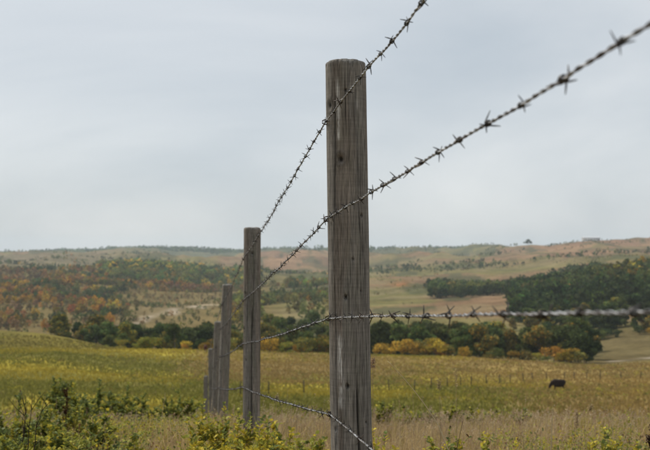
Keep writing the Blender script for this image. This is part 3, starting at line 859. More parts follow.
# ================================================================== farm building on the ridge
def crest(u, d0, d1):
    dd = np.linspace(d0, d1, 200); xx = (u - 325) / FPX * dd; zz = ground(xx, dd); i = int(np.argmax(zz / dd)); return np.array([xx[i], dd[i], zz[i]])
def farm():
    c = crest(590, 1500, 2300) + np.array([0, -6.0, 0]); z = float(ground(np.array([c[0]]), np.array([c[1]]))[0])
    e = empty('farm_building', (c[0], c[1], z - .3), R(8))
    tag(e, 'long pale farm building standing on the red ridge', 'building')
    mb = MB(); mb.add(*box_vf(-17, 17, -6, 6, 0, 4.6), (0.82, 0.82, 0.8)); obj('wall', mb.mesh('wall'), M_paint, e)
    mb = MB()
    V = np.array([[-18, -7, 4.6], [18, -7, 4.6], [18, 7, 4.6], [-18, 7, 4.6], [-18, 0, 8.2], [18, 0, 8.2]], float)
    mb.add(V, np.array([[0, 1, 5, 4], [2, 3, 4, 5], [3, 2, 1, 0]]), (0.62, 0.63, 0.65)); mb.add(V, np.array([[1, 2, 5], [3, 0, 4]]), (0.62, .63, .65))
    obj('roof', mb.mesh('roof'), M_paint, e)
    for x0 in (-13, -7, -1, 5, 11):
        mb = MB(); mb.add(*box_vf(x0 - .9, x0 + .9, -6.15, -5.9, 1.6, 3.2), (0.08, .09, .1)); obj('window', mb.mesh('window'), M_paint, e)
    mb = MB(); mb.add(*box_vf(13.2, 16.2, -6.15, -5.9, 0, 3.4), (0.2, .19, .18)); obj('door', mb.mesh('door'), M_paint, e)
farm()

# ================================================================== far pasture fence
pf = empty('pasture_fence', (0, 0, 0))
tag(pf, 'distant wire fence with thin dark posts crossing the pasture behind the cow', 'fence')
ctrl_u = np.array([205, 322, 387, 425, 472, 535, 600, 665]); ctrl_d = np.array([92, 102, 106, 111, 122, 139, 153, 158.0])
uu = []; u = 262.0
cxs = (ctrl_u - 325) / FPX * ctrl_d
S = np.concatenate([[0], np.cumsum(np.hypot(np.diff(cxs), np.diff(ctrl_d)))])
ss = np.arange(0, S[-1], 4.1); ss = ss + rng.uniform(-.8, .8, len(ss))
fx = np.interp(ss, S, cxs); fy = np.interp(ss, S, ctrl_d)
mb = MB(); V, F, cf = tube(np.array([[0, 0, -0.3], [0.01, 0, .6], [0, .01, 1.4]]), [.065, .06, .055], 7); mb.add(V, F, (.05, .044, .038)); mb.F[3].append(cf)
ppm = mb.mesh('fence_post', True); ppm.materials.append(M_bark)
fz = ground(fx, fy)
for i in range(len(fx)):
    o = obj('fence_post', ppm, None, pf, (fx[i], fy[i], fz[i])); o.rotation_euler = (rng.normal(0, .05), rng.normal(0, .05), rng.uniform(0, 6)); s = rng.uniform(.85, 1.12); o.scale = (1, 1, s)
for hgt in (.35, .7, 1.05):
    mb = MB(); add_tube(mb, np.stack([fx, fy, fz + hgt], -1), .004, 4); obj('wire', mb.mesh('wire'), M_wire, pf)

# ================================================================== cattle
def loft(mb, rings, k=16, p=2.6):
    """closed loft through superelliptic rings (centre, axis u, axis v, ru, rv)"""
    a = np.arange(k) / k * 2 * np.pi; ca, sa = np.cos(a), np.sin(a)
    cu_ = np.sign(ca) * np.abs(ca) ** (2 / p); su_ = np.sign(sa) * np.abs(sa) ** (2 / p)
    V = []
    for (c, U, W, ru, rv) in rings:
        V.append(np.array(c) + np.outer(cu_ * ru, U) + np.outer(su_ * rv, W))
    n = len(rings); V = np.concatenate(V + [np.array([rings[0][0]]), np.array([rings[-1][0]])])
    i = np.arange(n - 1)[:, None]; j = np.arange(k)[None]; j2 = (j + 1) % k
    F = np.stack([i * k + j, i * k + j2, (i + 1) * k + j2, (i + 1) * k + j], -1).reshape(-1, 4)
    base = mb.n; mb.add(V, F)
    j = np.arange(k); j2 = (j + 1) % k
    mb.F[3].append(base + np.stack([np.full(k, n * k), j2, j], -1)); mb.F[3].append(base + np.stack([np.full(k, n * k + 1), (n - 1) * k + j, (n - 1) * k + j2], -1))
def cow(loc, rz, label, c, graze=True, scale=1.0):
    """head towards +X, hooves at z = 0"""
    mb = MB(); ey = np.array([0, 1.0, 0]); ez = np.array([0, 0, 1.0])
    loft(mb, [((x, 0, z), ey, ez, w_, h_) for (x, z, w_, h_) in [(-1.02, 1.10, .10, .14), (-.98, 1.06, .22, .28), (-.82, 1.0, .31, .42), (-.5, .96, .34, .46), (-.1, .93, .38, .49), (.3, .94, .37, .49), (.6, .99, .31, .45), (.78, 1.05, .2, .29), (.86, 1.07, .12, .18)]])
    def limb(P, r, asp=1.25, k=10):
        P = np.array(P, float); T = np.gradient(P, axis=0); T /= np.linalg.norm(T, axis=1)[:, None]
        loft(mb, [(P[i], ey, np.cross(T[i], ey), r[i], r[i] * asp) for i in range(len(P))], k, 2.2)
    if graze:
        limb([(.6, 0, 1.08), (.9, 0, .94), (1.1, 0, .72), (1.2, 0, .56)], [.20, .19, .16, .13], 1.5)
        limb([(1.14, 0, .66), (1.22, 0, .52), (1.33, 0, .30), (1.40, 0, .16)], [.12, .15, .125, .10], 1.2); hp = np.array([1.18, 0, .60])
    else:
        limb([(.6, 0, 1.12), (.9, 0, 1.26), (1.1, 0, 1.40), (1.2, 0, 1.46)], [.17, .15, .125, .11], 1.6)
        limb([(1.14, 0, 1.50), (1.28, 0, 1.44), (1.46, 0, 1.30), (1.60, 0, 1.20)], [.10, .125, .10, .075], 1.2); hp = np.array([1.2, 0, 1.5])
    for s_ in (-1, 1):
        limb([(-.72, .16 * s_, 1.0), (-.70, .19 * s_, .78), (-.62, .2 * s_, .58), (-.80, .2 * s_, .42), (-.77, .2 * s_, .14), (-.74, .2 * s_, .06), (-.72, .2 * s_, 0)], [.15, .15, .095, .065, .055, .065, .075], 1.35)
        limb([(.5, .15 * s_, .95), (.5, .18 * s_, .72), (.5, .18 * s_, .44), (.48, .18 * s_, .12), (.5, .18 * s_, .05), (.51, .18 * s_, 0)], [.13, .115, .07, .055, .065, .075], 1.3)
        e0 = hp + ey * .09 * s_; limb([e0, e0 + [-.02, .10 * s_, .02], e0 + [-.02, .2 * s_, -.02]], [.03, .055, .02], .6, 8)
    limb([(-.98, 0, 1.28), (-1.07, 0, 1.15), (-1.09, 0, .8), (-1.08, 0, .5), (-1.08, 0, .36)], [.05, .04, .032, .05, .02], 1.0, 8)
    me = mb.mesh('cow', True)
    o = bpy.data.objects.new('cow', me); col.objects.link(o)
    m = o.modifiers.new('merge', 'REMESH'); m.mode = 'VOXEL'; m.voxel_size = .028; m.use_smooth_shade = True
    m = o.modifiers.new('soften', 'SMOOTH'); m.factor = .5; m.iterations = 4
    mm, t, p = new_mat('cow_coat')
    n_ = N_(t, 'ShaderNodeTexNoise'); n_.inputs['Scale'].default_value = 3; rp = N_(t, 'ShaderNodeValToRGB')
    rp.color_ramp.elements[0].color = tuple(np.array(c) * .6) + (1,); rp.color_ramp.elements[1].color = tuple(np.array(c) * 1.5) + (1,)
    t.links.new(n_.outputs['Fac'], rp.inputs[0]); t.links.new(rp.outputs[0], p.inputs['Base Color']); p.inputs['Roughness'].default_value = .7; p.inputs['Specular IOR Level'].default_value = .2
    me.materials.append(mm)
    o.location = loc; o.rotation_euler = (0, 0, rz); o.scale = (scale * .9, scale, scale * 1.08)
    tag(o, label, 'cow')
    return o
cx_, cy_ = (557 - 325) / FPX * 118, 118.0
cow((cx_, cy_, float(ground(np.array([cx_]), np.array([cy_]))[0]) - .10), R(180 - 14), 'black cow grazing head down in the pasture in front of the belt', (0.016, 0.009, 0.007), True, 0.98)
cx_, cy_ = (206 - 325) / FPX * 196, 196.0
cow((cx_, cy_, float(ground(np.array([cx_]), np.array([cy_]))[0]) - .02), R(-82), 'small red-brown cow at the far field edge beside the fence posts', (0.07, 0.016, 0.01), False, .95)

# ================================================================== foreground shrubs
YEL = np.array([0.56, 0.45, 0.05]); YG = np.array([0.33, 0.33, 0.055]); GR = np.array([0.15, 0.185, 0.055]); DG = np.array([0.075, 0.098, 0.036]); BRN = np.array([0.12, 0.06, 0.03])
def leaves(P, D, size, C, r):
    """oval folded leaves: base P, direction D"""
    n = len(P)
    D = D / (np.linalg.norm(D, axis=1)[:, None] + 1e-9)
    sd = np.cross(D, r.normal(size=(n, 3)) * .45 + [0, 0, 1]); sd /= np.linalg.norm(sd, axis=1)[:, None] + 1e-9
    up = np.cross(sd, D)
    L = size[:, None]; w_ = L * r.uniform(.28, .42, (n, 1)); fold = w_ * r.uniform(.1, .6, (n, 1)); droop = L * r.uniform(-.1, .3, (n, 1))
    b = P; m = P + D * L * .5 + up * droop * .0; tip = P + D * L - up * droop
    l1 = P + D * L * .28 + sd * w_ * .85 + up * fold; l2 = P + D * L * .68 + sd * w_ * .8 + up * fold - up * droop * .4
    r1 = P + D * L * .28 - sd * w_ * .85 + up * fold; r2 = P + D * L * .68 - sd * w_ * .8 + up * fold - up * droop * .4
    V = np.stack([b, l1, l2, tip, r2, r1, m], 1).reshape(-1, 3)
    k = np.arange(n)[:, None] * 7
    F = np.concatenate([k + [[0, 6, 2, 1]], k + [[6, 6, 3, 2]] * 1, k + [[0, 5, 4, 6]]])
    Fq = np.concatenate([k + np.array([[0, 6, 2, 1]]), k + np.array([[0, 5, 4, 6]])])
    Ft = np.concatenate([k + np.array([[6, 3, 2]]), k + np.array([[6, 4, 3]])])
    return V, Fq, Ft, np.repeat(C, 7, 0)
def shrub(u, ytop, d, wpx, mix, label, group, name='snowberry_shrub', lsize=.030, dens=1.0, seed=None):
    r = np.random.default_rng(int(u * 13 + ytop * 7 + d * 100) if seed is None else seed)
    x = (u - 325) / FPX * d; z = float(ground(np.array([x]), np.array([d]))[0])
    ztop = -(ytop - YH) / FPX * d
    h = max(.18, ztop - z); wd = wpx / FPX * d
    e = empty(name, (x, d, z))
    mb = MB(); LP = []; LD_ = []; LS = []
    nst = max(4, int(7 * dens))
    for s in range(nst):
        an = r.uniform(0, 6.28); rr = wd * .5 * math.sqrt(r.uniform(0, 1)); hh = h * r.uniform(.62, 1.0) * (1 - .35 * (rr / (wd * .5 + 1e-6)) ** 2)
        if s == 0: hh = h; rr *= .3
        tt = np.linspace(0, 1, 9)[:, None]
        bend = r.normal(0, .05, (9, 2)).cumsum(0) * h * .35
        P = np.concatenate([np.cos(an) * rr * (tt ** 1.2 * .75 + .25 * tt) + bend[:, :1] * tt, np.sin(an) * rr * (tt ** 1.2) + bend[:, 1:] * tt, tt * hh - .03 * (1 - tt)], 1)
        add_tube(mb, P, .0028 * (1 - .7 * tt[:, 0]), 4, (.10, .07, .05))
        twigs = [(P, .25)]
        for b in range(r.integers(6, 11)):
            f = r.uniform(.25, .95); i0 = P[int(f * 8)]; ba = r.uniform(0, 6.28); tl = h * r.uniform(.14, .30) * (1.15 - .5 * f)
            e1 = i0 + np.array([math.cos(ba) * tl * .75, math.sin(ba) * tl * .75, tl * r.uniform(.4, .9)])
            Q = np.array([i0, (i0 + e1) / 2 + [0, 0, .01], e1]); add_tube(mb, Q, [.0014, .0011, .0006], 3, (.13, .08, .05))
            twigs.append((Q, .12))
        for Q, start in twigs:
            n = max(3, int(np.linalg.norm(Q[-1] - Q[0]) / .020 * dens))
            for f in np.linspace(start, 1, n):
                q = f * (len(Q) - 1); i0 = min(int(q), len(Q) - 2); p0 = Q[i0] * (1 - q + i0) + Q[i0 + 1] * (q - i0)
                dr = (Q[i0 + 1] - Q[i0]); dr = dr / (np.linalg.norm(dr) + 1e-9)
                pa = r.uniform(0, 6.28)
                for sg in (0, math.pi):
                    if r.random() < .12: continue
                    o_ = np.array([math.cos(pa + sg), math.sin(pa + sg), .25]) + dr * .6
                    LP.append(p0); LD_.append(o_); LS.append(lsize * r.uniform(.6, 1.2) * (1.05 - .25 * f))
    LP = np.array(LP); LD_ = np.array(LD_); LS = np.array(LS)
    pal = np.array([YEL, YG, GR, DG, BRN]); pm = np.array(mix, float); pm /= pm.sum()
    hf = np.clip(LP[:, 2] / h, 0, 1)
    stem_t = np.repeat(r.random(len(LP) // 12 + 1), 12)[:len(LP)]
    qv = np.clip(.62 * stem_t + .38 * r.random(len(LP)), 0, .999)
    Ck = pal[np.searchsorted(np.cumsum(pm), qv)] * r.uniform(.75, 1.25, (len(LP), 1))
    V, Fq, Ft, C = leaves(LP, LD_, LS, Ck, r)
    obj('stem', mb.mesh('stem', True), M_bark, e)
    obj('foliage', mesh('foliage', V, [Fq, Ft], C), M_leaf, e)
    tag(e, label, 'shrub', group)
    return e
GA = 'yellow-green shrubs below the second fence post'
SECOND = 'the second fence post'
for (u, yt, d, wpx, lab) in [
    (205, 401, 5.2, 36, 'tall leafy shrub with yellow tips hiding the feet of the farthest posts'),
    (224, 403, 5.3, 36, 'leafy green and yellow shrub before the third fence post'),
    (242, 409, 5.0, 38, 'green and yellow shrub hiding the foot of the second fence post'),
    (262, 417, 4.7, 38, 'leafy shrub just right of the second fence post foot'),
    (284, 425, 4.4, 38, 'bright yellow shrub midway between the second post and the tall post'),
    (303, 433, 4.3, 32, 'yellow leaved shrub next to the bright yellow one, nearer the tall post'),
    (321, 438, 4.3, 28, 'small yellow shrub touching the left side of the tall post'),
    (196, 428, 4.5, 36, 'low yellow-green shrub before the tall yellow-tipped shrub'),
    (228, 430, 4.4, 42, 'low broad shrub in front of the green and yellow shrubs by the second post'),
    (256, 436, 4.2, 36, 'low yellow shrub in front of the second fence post'),
    (294, 430, 4.6, 36, 'yellow shrub standing behind the bright yellow one by the lowest wire'),
    (276, 420, 5.0, 34, 'green and yellow shrub in the tan grass under the lowest wire'),
    (212, 436, 4.2, 40, 'low yellow shrub in front of the shrubs hiding the farthest posts'),
    (312, 442, 4.1, 32, 'low bright yellow shrub just left of the tall post foot'),
    (242, 440, 4.1, 38, 'lowest leafy yellow shrub before the second fence post'),
    (270, 432, 4.25, 34, 'low leafy yellow shrub below the lowest wire, left of the bright yellow one')]:
    shrub(u, yt, d, wpx, (6.5, 4.0, 3.0, .5, .2), lab, GA, dens=1.25)
GB = 'yellow-green sprigs in the dry grass beside the tall post'
for (u, yt, d, wpx, lab) in [
    (377, 430, 3.9, 18, 'yellow-green sprig touching the right edge of the tall post'),
    (386, 436, 3.8, 20, 'small sprig just beside the one at the tall post edge'),
    (440, 428, 4.4, 28, 'bright yellow-green sprig at the foot of the long leaning straw'),
    (461, 436, 4.4, 28, 'low sprig beside the bright one under the leaning straw'),
    (482, 432, 4.8, 28, 'leafy green-yellow sprig between the leaning straw and the straight straw'),
    (510, 438, 4.6, 26, 'low sprig in the dry grass left of the thick straight straw')]:
    shrub(u, yt, d, wpx, (5, 5, 3, .6, .3), lab, GB, dens=1.2)
for (u, yt, d, wpx, lab) in [
    (604, 427, 4.5, 24, 'tallest yellow-tipped sprig beside the curved pale grass stalk'),
    (622, 438, 4.5, 22, 'low yellow-tipped sprig between the tallest sprig and the dark dock stalk'),
    (592, 440, 4.4, 22, 'low sprig at the foot of the curved pale grass stalk'),
    (638, 442, 4.4, 22, 'low yellow sprig at the foot of the dark dock stalk')]:
    shrub(u, yt, d, wpx, (6, 4, 3, 1, .3), lab, 'yellow-tipped sprigs beside the dock stalk', dens=1.2)
GL = 'dark leafy shrubs in the corner below the knoll'
for (u, yt, d, wpx, lab) in [
    (14, 392, 6.2, 74, 'tall dark green shrub behind the bare dead twigs'),
    (-8, 406, 5.4, 74, 'dark green shrub cut off beside the bare dead twigs'),
    (44, 400, 6.4, 64, 'dark green shrub between the dead twigs and the red-brown dock stalk'),
    (74, 396, 7.2, 64, 'dark green shrub just behind the red-brown dock stalk'),
    (30, 420, 5.2, 62, 'low dark green shrub in front of the bare dead twigs'),
    (62, 424, 5.2, 58, 'low dark green shrub in front of the red-brown dock stalk'),
    (96, 410, 6.2, 58, 'dark green shrub right of the red-brown dock stalk'),
    (8, 430, 4.6, 56, 'lowest dark green shrub at the foot of the dead twigs')]:
    shrub(u, yt, d, wpx, (2.6, 5, 5, 1.2, .3), lab, GL, dens=1.9)
for (u, yt, d, wpx, lab) in [
    (112, 428, 4.8, 38, 'low yellow-green shrub right of the dark corner shrubs'),
    (86, 432, 4.5, 38, 'low yellow-green shrub below the dock stalk, before the dark shrubs'),
    (132, 424, 5.2, 32, 'yellow-topped shrub alone at the edge of the tan grass'),
    (48, 438, 4.4, 38, 'low yellow-green shrub before the dead twigs'),
    (64, 428, 4.8, 32, 'yellow-green shrub straight in front of the dock stalk')]:
    shrub(u, yt, d, wpx, (3.5, 4.5, 3, 1, .3), lab, 'low yellow-green shrubs before the dark corner shrubs')
for (u, yt, d, wpx, lab) in [
    (98, 380, 10.5, 62, 'broad rounded green shrub behind the dark corner shrubs on the brow'),
    (122, 383, 11.5, 62, 'rounded green shrub right beside the broad one on the brow'),
    (80, 384, 10, 58, 'rounded green shrub behind the dock stalk on the brow'),
    (142, 395, 12, 46, 'small green shrub at the end of the green clump on the brow'),
    (184, 389, 13, 52, 'rounded green shrub left of the farthest fence posts'),
    (170, 395, 12.5, 42, 'low green shrub adjoining the one left of the farthest fence posts'),
    (60, 376, 12, 52, 'green shrub at the dark end of the clump on the brow')]:
    shrub(u, yt, d, wpx, (.9, 3.6, 5, 1.4, .2), lab, 'rounded green shrubs at the brow left of the posts', lsize=.040, dens=1.7)
for (u, yt, d, wpx, lab) in [
    (384, 400, 10, 42, 'low green shrub in the tan grass close behind the tall post'),
    (404, 403, 10.5, 38, 'low green shrub beside the one close behind the tall post'),
    (452, 405, 11, 42, 'low yellow-green shrub in the tan grass behind the feathery stalk'),
    (474, 407, 11, 38, 'low green shrub right of the feathery grass stalk'),
    (498, 406, 11.5, 38, 'low green shrub in the tan grass between the feathery stalk and the cow'),
    (520, 410, 10, 32, 'small low green shrub in the tan grass below the cow'),
    (428, 410, 10, 32, 'small low shrub in the tan grass behind the leaning straw')]:
    shrub(u, yt, d, wpx, (2.2, 4.5, 3.6, .8, .5), lab, 'low green shrubs in the tan grass right of the tall post', lsize=.040, dens=1.5)

# dark seed stalks of dock
def dock(u, ytop, d, lean_, label, c=(0.05, 0.022, 0.015)):
    r = np.random.default_rng(int(u)); x = (u - 325) / FPX * d; z = float(ground(np.array([x]), np.array([d]))[0]); h = -(ytop - YH) / FPX * d - z
    e = empty('dock_plant', (x, d, z)); mb = MB(); sd = MB()
    tt = np.linspace(0, 1, 8)[:, None]; P = np.concatenate([lean_ * h * tt ** 1.5, 0 * tt, tt * h - .03 * (1 - tt)], 1); add_tube(mb, P, .004 * (1 - .5 * tt[:, 0]), 5, c)
    cs = []
    for b in range(9):
        f = r.uniform(.45, .95); i0 = P[int(f * 7)]; ba = r.uniform(0, 6.28); tl = h * .16; e1 = i0 + [math.cos(ba) * tl * .45, math.sin(ba) * tl * .45, tl]
        add_tube(mb, np.array([i0, (i0 + e1) / 2, e1]), [.002, .0016, .001], 4, c)
        n = 70; f2 = r.uniform(.1, 1, (n, 1)); cs.append(i0 * (1 - f2) + e1 * f2 + r.normal(0, .006, (n, 3)))
    f2 = r.uniform(.5, 1, (160, 1)); cs.append(np.array([np.interp(f2[:, 0], tt[:, 0], P[:, q]) for q in range(3)]).T + r.normal(0, .007, (160, 3)))
    cs = np.concatenate(cs); V, F = clump_quads(cs, r.uniform(.003, .006, len(cs)), r); cc = np.tile(c, (len(cs), 1)) * r.uniform(.6, 1.6, (len(cs), 1))
    obj('stem', mb.mesh('stem', True), M_bark, e); obj('seed_head', mesh('seed_head', V, F, np.repeat(cc, 4, 0)), M_grass, e)
    tag(e, label, 'plant')
dock(66, 388, 7.0, .05, 'dark red-brown dock seed stalk rising among the dark corner shrubs')
dock(644, 424, 4.6, .12, 'dark dock seed stalk standing beside the yellow-tipped sprigs', (0.03, 0.018, 0.014))

# bare dead shrub
def dead(u, ytop, d, label):
    r = np.random.default_rng(int(u * 3)); x = (u - 325) / FPX * d; z = float(ground(np.array([x]), np.array([d]))[0]); h = -(ytop - YH) / FPX * d - z
    mb = MB()
    for s in range(4):
        an = r.uniform(0, 6.28); tt = np.linspace(0, 1, 7)[:, None]; sp = h * r.uniform(.1, .35)
        P = np.concatenate([math.cos(an) * sp * tt + r.normal(0, .012, (7, 1)) * tt, math.sin(an) * sp * tt, tt * h * r.uniform(.75, 1) - .03 * (1 - tt)], 1)
        add_tube(mb, P, .0048 * (1 - .75 * tt[:, 0]), 5, (.035, .028, .022))
        for b in range(5):
            i0 = P[r.integers(2, 6)]; ba = r.uniform(0, 6.28); tl = h * r.uniform(.15, .35); e1 = i0 + [math.cos(ba) * tl * .7, math.sin(ba) * tl * .7, tl * .7]
            add_tube(mb, np.array([i0, (i0 + e1) / 2 + r.normal(0, .008, 3), e1]), [.0022, .0016, .0007], 4, (.035, .028, .022))
    tag(obj('dead_shrub', mb.mesh('dead_shrub', True), M_bark, None, (x, d, z)), label, 'shrub')
dead(24, 392, 4.9, 'bare dark twiggy dead shrub standing among the dark corner shrubs')

# single grass stalks that stand out
def stalk(u0, y0, u1, y1, d, label, head=0.0, c=(.42, .33, .17), r0=.0020, bow=0.0):
    A = at(u0, y0, d); B = at(u1, y1, d + .05)
    gz = float(ground(np.array([A[0]]), np.array([A[1]]))[0])
    dirv = B - A; ext = A - dirv * max(0, (A[2] - gz + .02) / max(dirv[2], .05)) * .5; ext[2] = gz - .02
    tt = np.linspace(0, 1, 16)[:, None]
    P = np.concatenate([[ext], A * (1 - tt) + B * tt + np.array([bow, 0, 0]) * (tt * (1 - tt) * 4)]) - ext
    e = empty('grass_stalk', ext); mb = MB(); add_tube(mb, P, np.linspace(r0, r0 * .45, len(P)), 5, c)
    obj('stem', mb.mesh('stem', True), M_grass, e)
    r = np.random.default_rng(int(u0 + y0))
    n = 150 if head else 14
    f2 = r.uniform(1 - (head or .04), 1, n) ; base = np.array([np.interp(f2, np.linspace(0, 1, len(P)), P[:, q]) for q in range(3)]).T
    cs = base + r.normal(0, .005 if head else .0015, (n, 3)) 
    V, F = clump_quads(cs, r.uniform(.002, .005, n) if head else r.uniform(.001, .002, n), r); cc = np.tile(c, (n, 1)) * r.uniform(.7, 1.3, (n, 1))
    obj('seed_head', mesh('seed_head', V, F, np.repeat(cc, 4, 0)), M_grass, e)
    tag(e, label, 'grass stalk')
stalk(438, 425, 388, 361, 3.3, 'long pale straw leaning diagonally towards the tall post', 0, (.62, .52, .33), .0021, .012)
stalk(456, 445, 455, 368, 4.4, 'upright pale grass stalk with feathery seed head above the fence line', .22)
stalk(440, 447, 438, 378, 4.6, 'faint grass stalk with narrow seed head beside the leaning straw', .15, (.35, .28, .15), .0013)
stalk(549, 455, 551, 412, 3.9, 'thick straight straw standing below the grazing cow', 0, (.44, .36, .22), .0026)
stalk(588, 455, 590, 404, 4.2, 'curved pale grass stalk beside the yellow-tipped sprigs', .1, (.40, .31, .17), .0016, -.03)
stalk(573, 455, 576, 412, 4.2, 'soft pale grass stalk with a drooping head near the straight straw', .3, (.33, .25, .15), .0014)
stalk(372.5, 440, 372.5, 358, 3.2, 'thin reddish grass stalk rising against the edge of the tall post', .1, (.34, .24, .16), .0012)
stalk(276, 440, 277, 395, 4.6, 'pale grass stalk between the two nearest posts', .1, (.46, .38, .2), .0016)
stalk(455, 450, 462, 420, 3.8, 'dark dry stalk among the yellow-green sprigs', 0, (.12, .08, .05), .0018)

# ================================================================== grass
def blades(name, label, n, dr, ur, hr, wid, cfun, r, dens=None, lean_=.35, kind='stuff'):
    # uniform over the picture's ground wedge, biased to the near part
    u = r.uniform(ur[0], ur[1], n); d = dr[0] * (dr[1] / dr[0]) ** (r.random(n) ** .8)
    x = (u - 325) / FPX * d
    if dr[0] < 10:
        x = r.uniform(-1, 1, n) * (.45 * d + 1.5); u = 325 + FPX * x / d
    if dens is not None:
        k = r.random(n) < dens(x, d, u); u, d, x = u[k], d[k], x[k]
    n = len(u); z = ground(x, d)
    h = r.uniform(hr[0], hr[1], n) * (0.6 + .8 * fbm(x * .9 + 3, d * .9, 2)) * (1 - .4 * sstep(7, 10, d) * (d < 24))
    an = r.uniform(0, 6.28, n); ln = np.abs(r.normal(0, lean_, n)) * h
    dx_, dy_ = np.cos(an) * ln, np.sin(an) * ln
    fa = r.uniform(0, 3.14, n); w_ = (wid * d ** .5)[:, None] * r.uniform(.6, 1.3, (n, 1)) if np.ndim(wid) else wid * np.maximum(1, d / 5.0)[:, None] ** .7 * r.uniform(.6, 1.3, (n, 1))
    sx = np.stack([np.cos(fa), np.sin(fa), 0 * fa], -1) * w_
    b = np.stack([x, d, z - .02], -1); m = b + np.stack([dx_ * .35, dy_ * .35, h * .6], -1); tp = b + np.stack([dx_, dy_, h * (1 - .25 * (ln / h) ** 2)], -1)
    V = np.stack([b - sx, b + sx, m + sx * .8, m - sx * .8, tp], 1).reshape(-1, 3)
    k = np.arange(n)[:, None] * 5
    C = cfun(x, d, n, r)
    C = np.repeat(C, 5, 0)
    o = obj(name, mesh(name, V, [k + np.array([[0, 1, 2, 3]]), k + np.array([[3, 2, 4]])], C), M_grass)
    tag(o, label, 'grass', kind=kind)
gr = np.random.default_rng(11)
def tan(x, d, n, r):
    C = np.tile(np.array([.52, .385, .20]), (n, 1)) * r.uniform(.65, 1.2, (n, 1))
    k = r.random(n) < .12 + .75 * sstep(7, 17, d + (fbm(x * .4, d * .4, 3) - .5) * 12); C[k] = np.array([.38, .33, .06]) * r.uniform(.7, 1.15, (k.sum(), 1))
    k = r.random(n) < .08; C[k] = np.array([.20, .11, .07]) * r.uniform(.7, 1.2, (k.sum(), 1))
    return C
blades('dry_grass', 'tan dry grass covering the slope around the fence', 165000, (1.6, 24), (-90, 740), (.07, .27), .0015, tan, gr, lambda x, d, u: .18 + .82 * sstep(.36, .56, fbm(x * 1.3, d * 1.3, 3)), .75)
def seedy(name, label, n):
    """bent stems with soft seed heads"""
    r = np.random.default_rng(21)
    u = r.uniform(-60, 710, n); d = 3.0 * (20 / 3.0) ** (r.random(n) ** .8); x = r.uniform(-1, 1, n) * (.45 * d + 1.5); u = 325 + FPX * x / d
    k = r.random(n) < .15 + .85 * sstep(.40, .55, fbm(x * .7 + 9, d * .7, 3)); u, d, x = u[k], d[k], x[k]; n = len(u)
    z = ground(x, d); h = r.uniform(.12, .32, n) * (1 - .35 * sstep(7, 10, d)) * (1 + .35 * (r.random(n) < .05))
    an = r.normal(.2, 1.1, n); ln = h * np.abs(r.normal(.25, .22, n))
    b = np.stack([x, d, z - .02], -1); tp = b + np.stack([np.cos(an) * ln, np.sin(an) * ln, h], -1); m = (b + tp) / 2 + np.stack([-np.cos(an) * ln * .2, -np.sin(an) * ln * .2, h * .05], -1)
    fa = r.uniform(0, 3.14, n); wv = .0009 * np.maximum(1, d / 4.5)[:, None]
    sx = np.stack([np.cos(fa), np.sin(fa), 0 * fa], -1) * wv
    V1 = np.stack([b - sx, b + sx, m + sx, m - sx, tp + sx * .6, tp - sx * .6], 1).reshape(-1, 3)
    kk = np.arange(n)[:, None] * 6
    F1 = np.concatenate([kk + np.array([[0, 1, 2, 3]]), kk + np.array([[3, 2, 4, 5]])])
    c1 = np.repeat(np.tile(np.array([.40, .31, .19]), (n, 1)) * r.uniform(.6, 1.2, (n, 1)), 6, 0)
    q = 7
    f = r.uniform(.0, .32, (n, q, 1)); cs = tp[:, None] * (1 - f) + m[:, None] * f + r.normal(0, 1, (n, q, 3)) * (.0035 * np.maximum(1, d / 5))[:, None, None]
    hc = np.where((r.random(n) < .35)[:, None], np.array([[.36, .23, .17]]), np.array([[.50, .40, .27]])) * r.uniform(.7, 1.2, (n, 1))
    V2, F2 = clump_quads(cs.reshape(-1, 3), (np.repeat(np.maximum(1, d / 5), q) * r.uniform(.0018, .0042, n * q)), r)
    me = mesh(name, np.concatenate([V1, V2]), np.concatenate([F1, F2 + len(V1)]), np.concatenate([c1, np.repeat(np.repeat(hc, q, 0), 4, 0)]))
    tag(obj(name, me, M_grass), label, 'grass', kind='stuff')
seedy('seeding_grass', 'straw-coloured seeding grass with soft pinkish heads on the near slope', 18000)
# small leafy forbs in the sward
def forbs(name, label, n):
    r = np.random.default_rng(31)
    u = r.uniform(-60, 710, n); d = 3.2 * (24 / 3.2) ** (r.random(n)); x = r.uniform(-1, 1, n) * (.45 * d + 1.5); u = 325 + FPX * x / d
    k = r.random(n) < sstep(.46, .58, fbm(x * .55 + 19, d * .35, 4)); u, d, x = u[k], d[k], x[k]; n = len(u)
    z = ground(x, d); q = 14; h = r.uniform(.06, .2, n)
    f = r.uniform(.2, 1, (n, q)); P = np.stack([x, d, z], -1)[:, None] + np.stack([r.normal(0, .035, (n, q)), r.normal(0, .035, (n, q)), f * h[:, None]], -1)
    D = r.normal(size=(n * q, 3)) + [0, 0, .5]
    pal = np.array([YEL * .8, YG, GR, BRN * 1.3]); cc = pal[np.searchsorted([.22, .62, .93], r.random(n))] * r.uniform(.7, 1.2, (n, 1)); cc = np.repeat(cc, q, 0) * r.uniform(.75, 1.25, (n * q, 1))
    V, Fq, Ft, C = leaves(P.reshape(-1, 3), D, np.repeat(.02 * np.maximum(1, d / 7), q) * r.uniform(.6, 1.2, n * q), cc, r)
    tag(obj(name, mesh(name, V, [Fq, Ft], C), M_leaf), label, 'ground cover', kind='stuff')
forbs('leafy_forbs', 'small yellow-green leafy plants scattered through the dry grass', 19000)
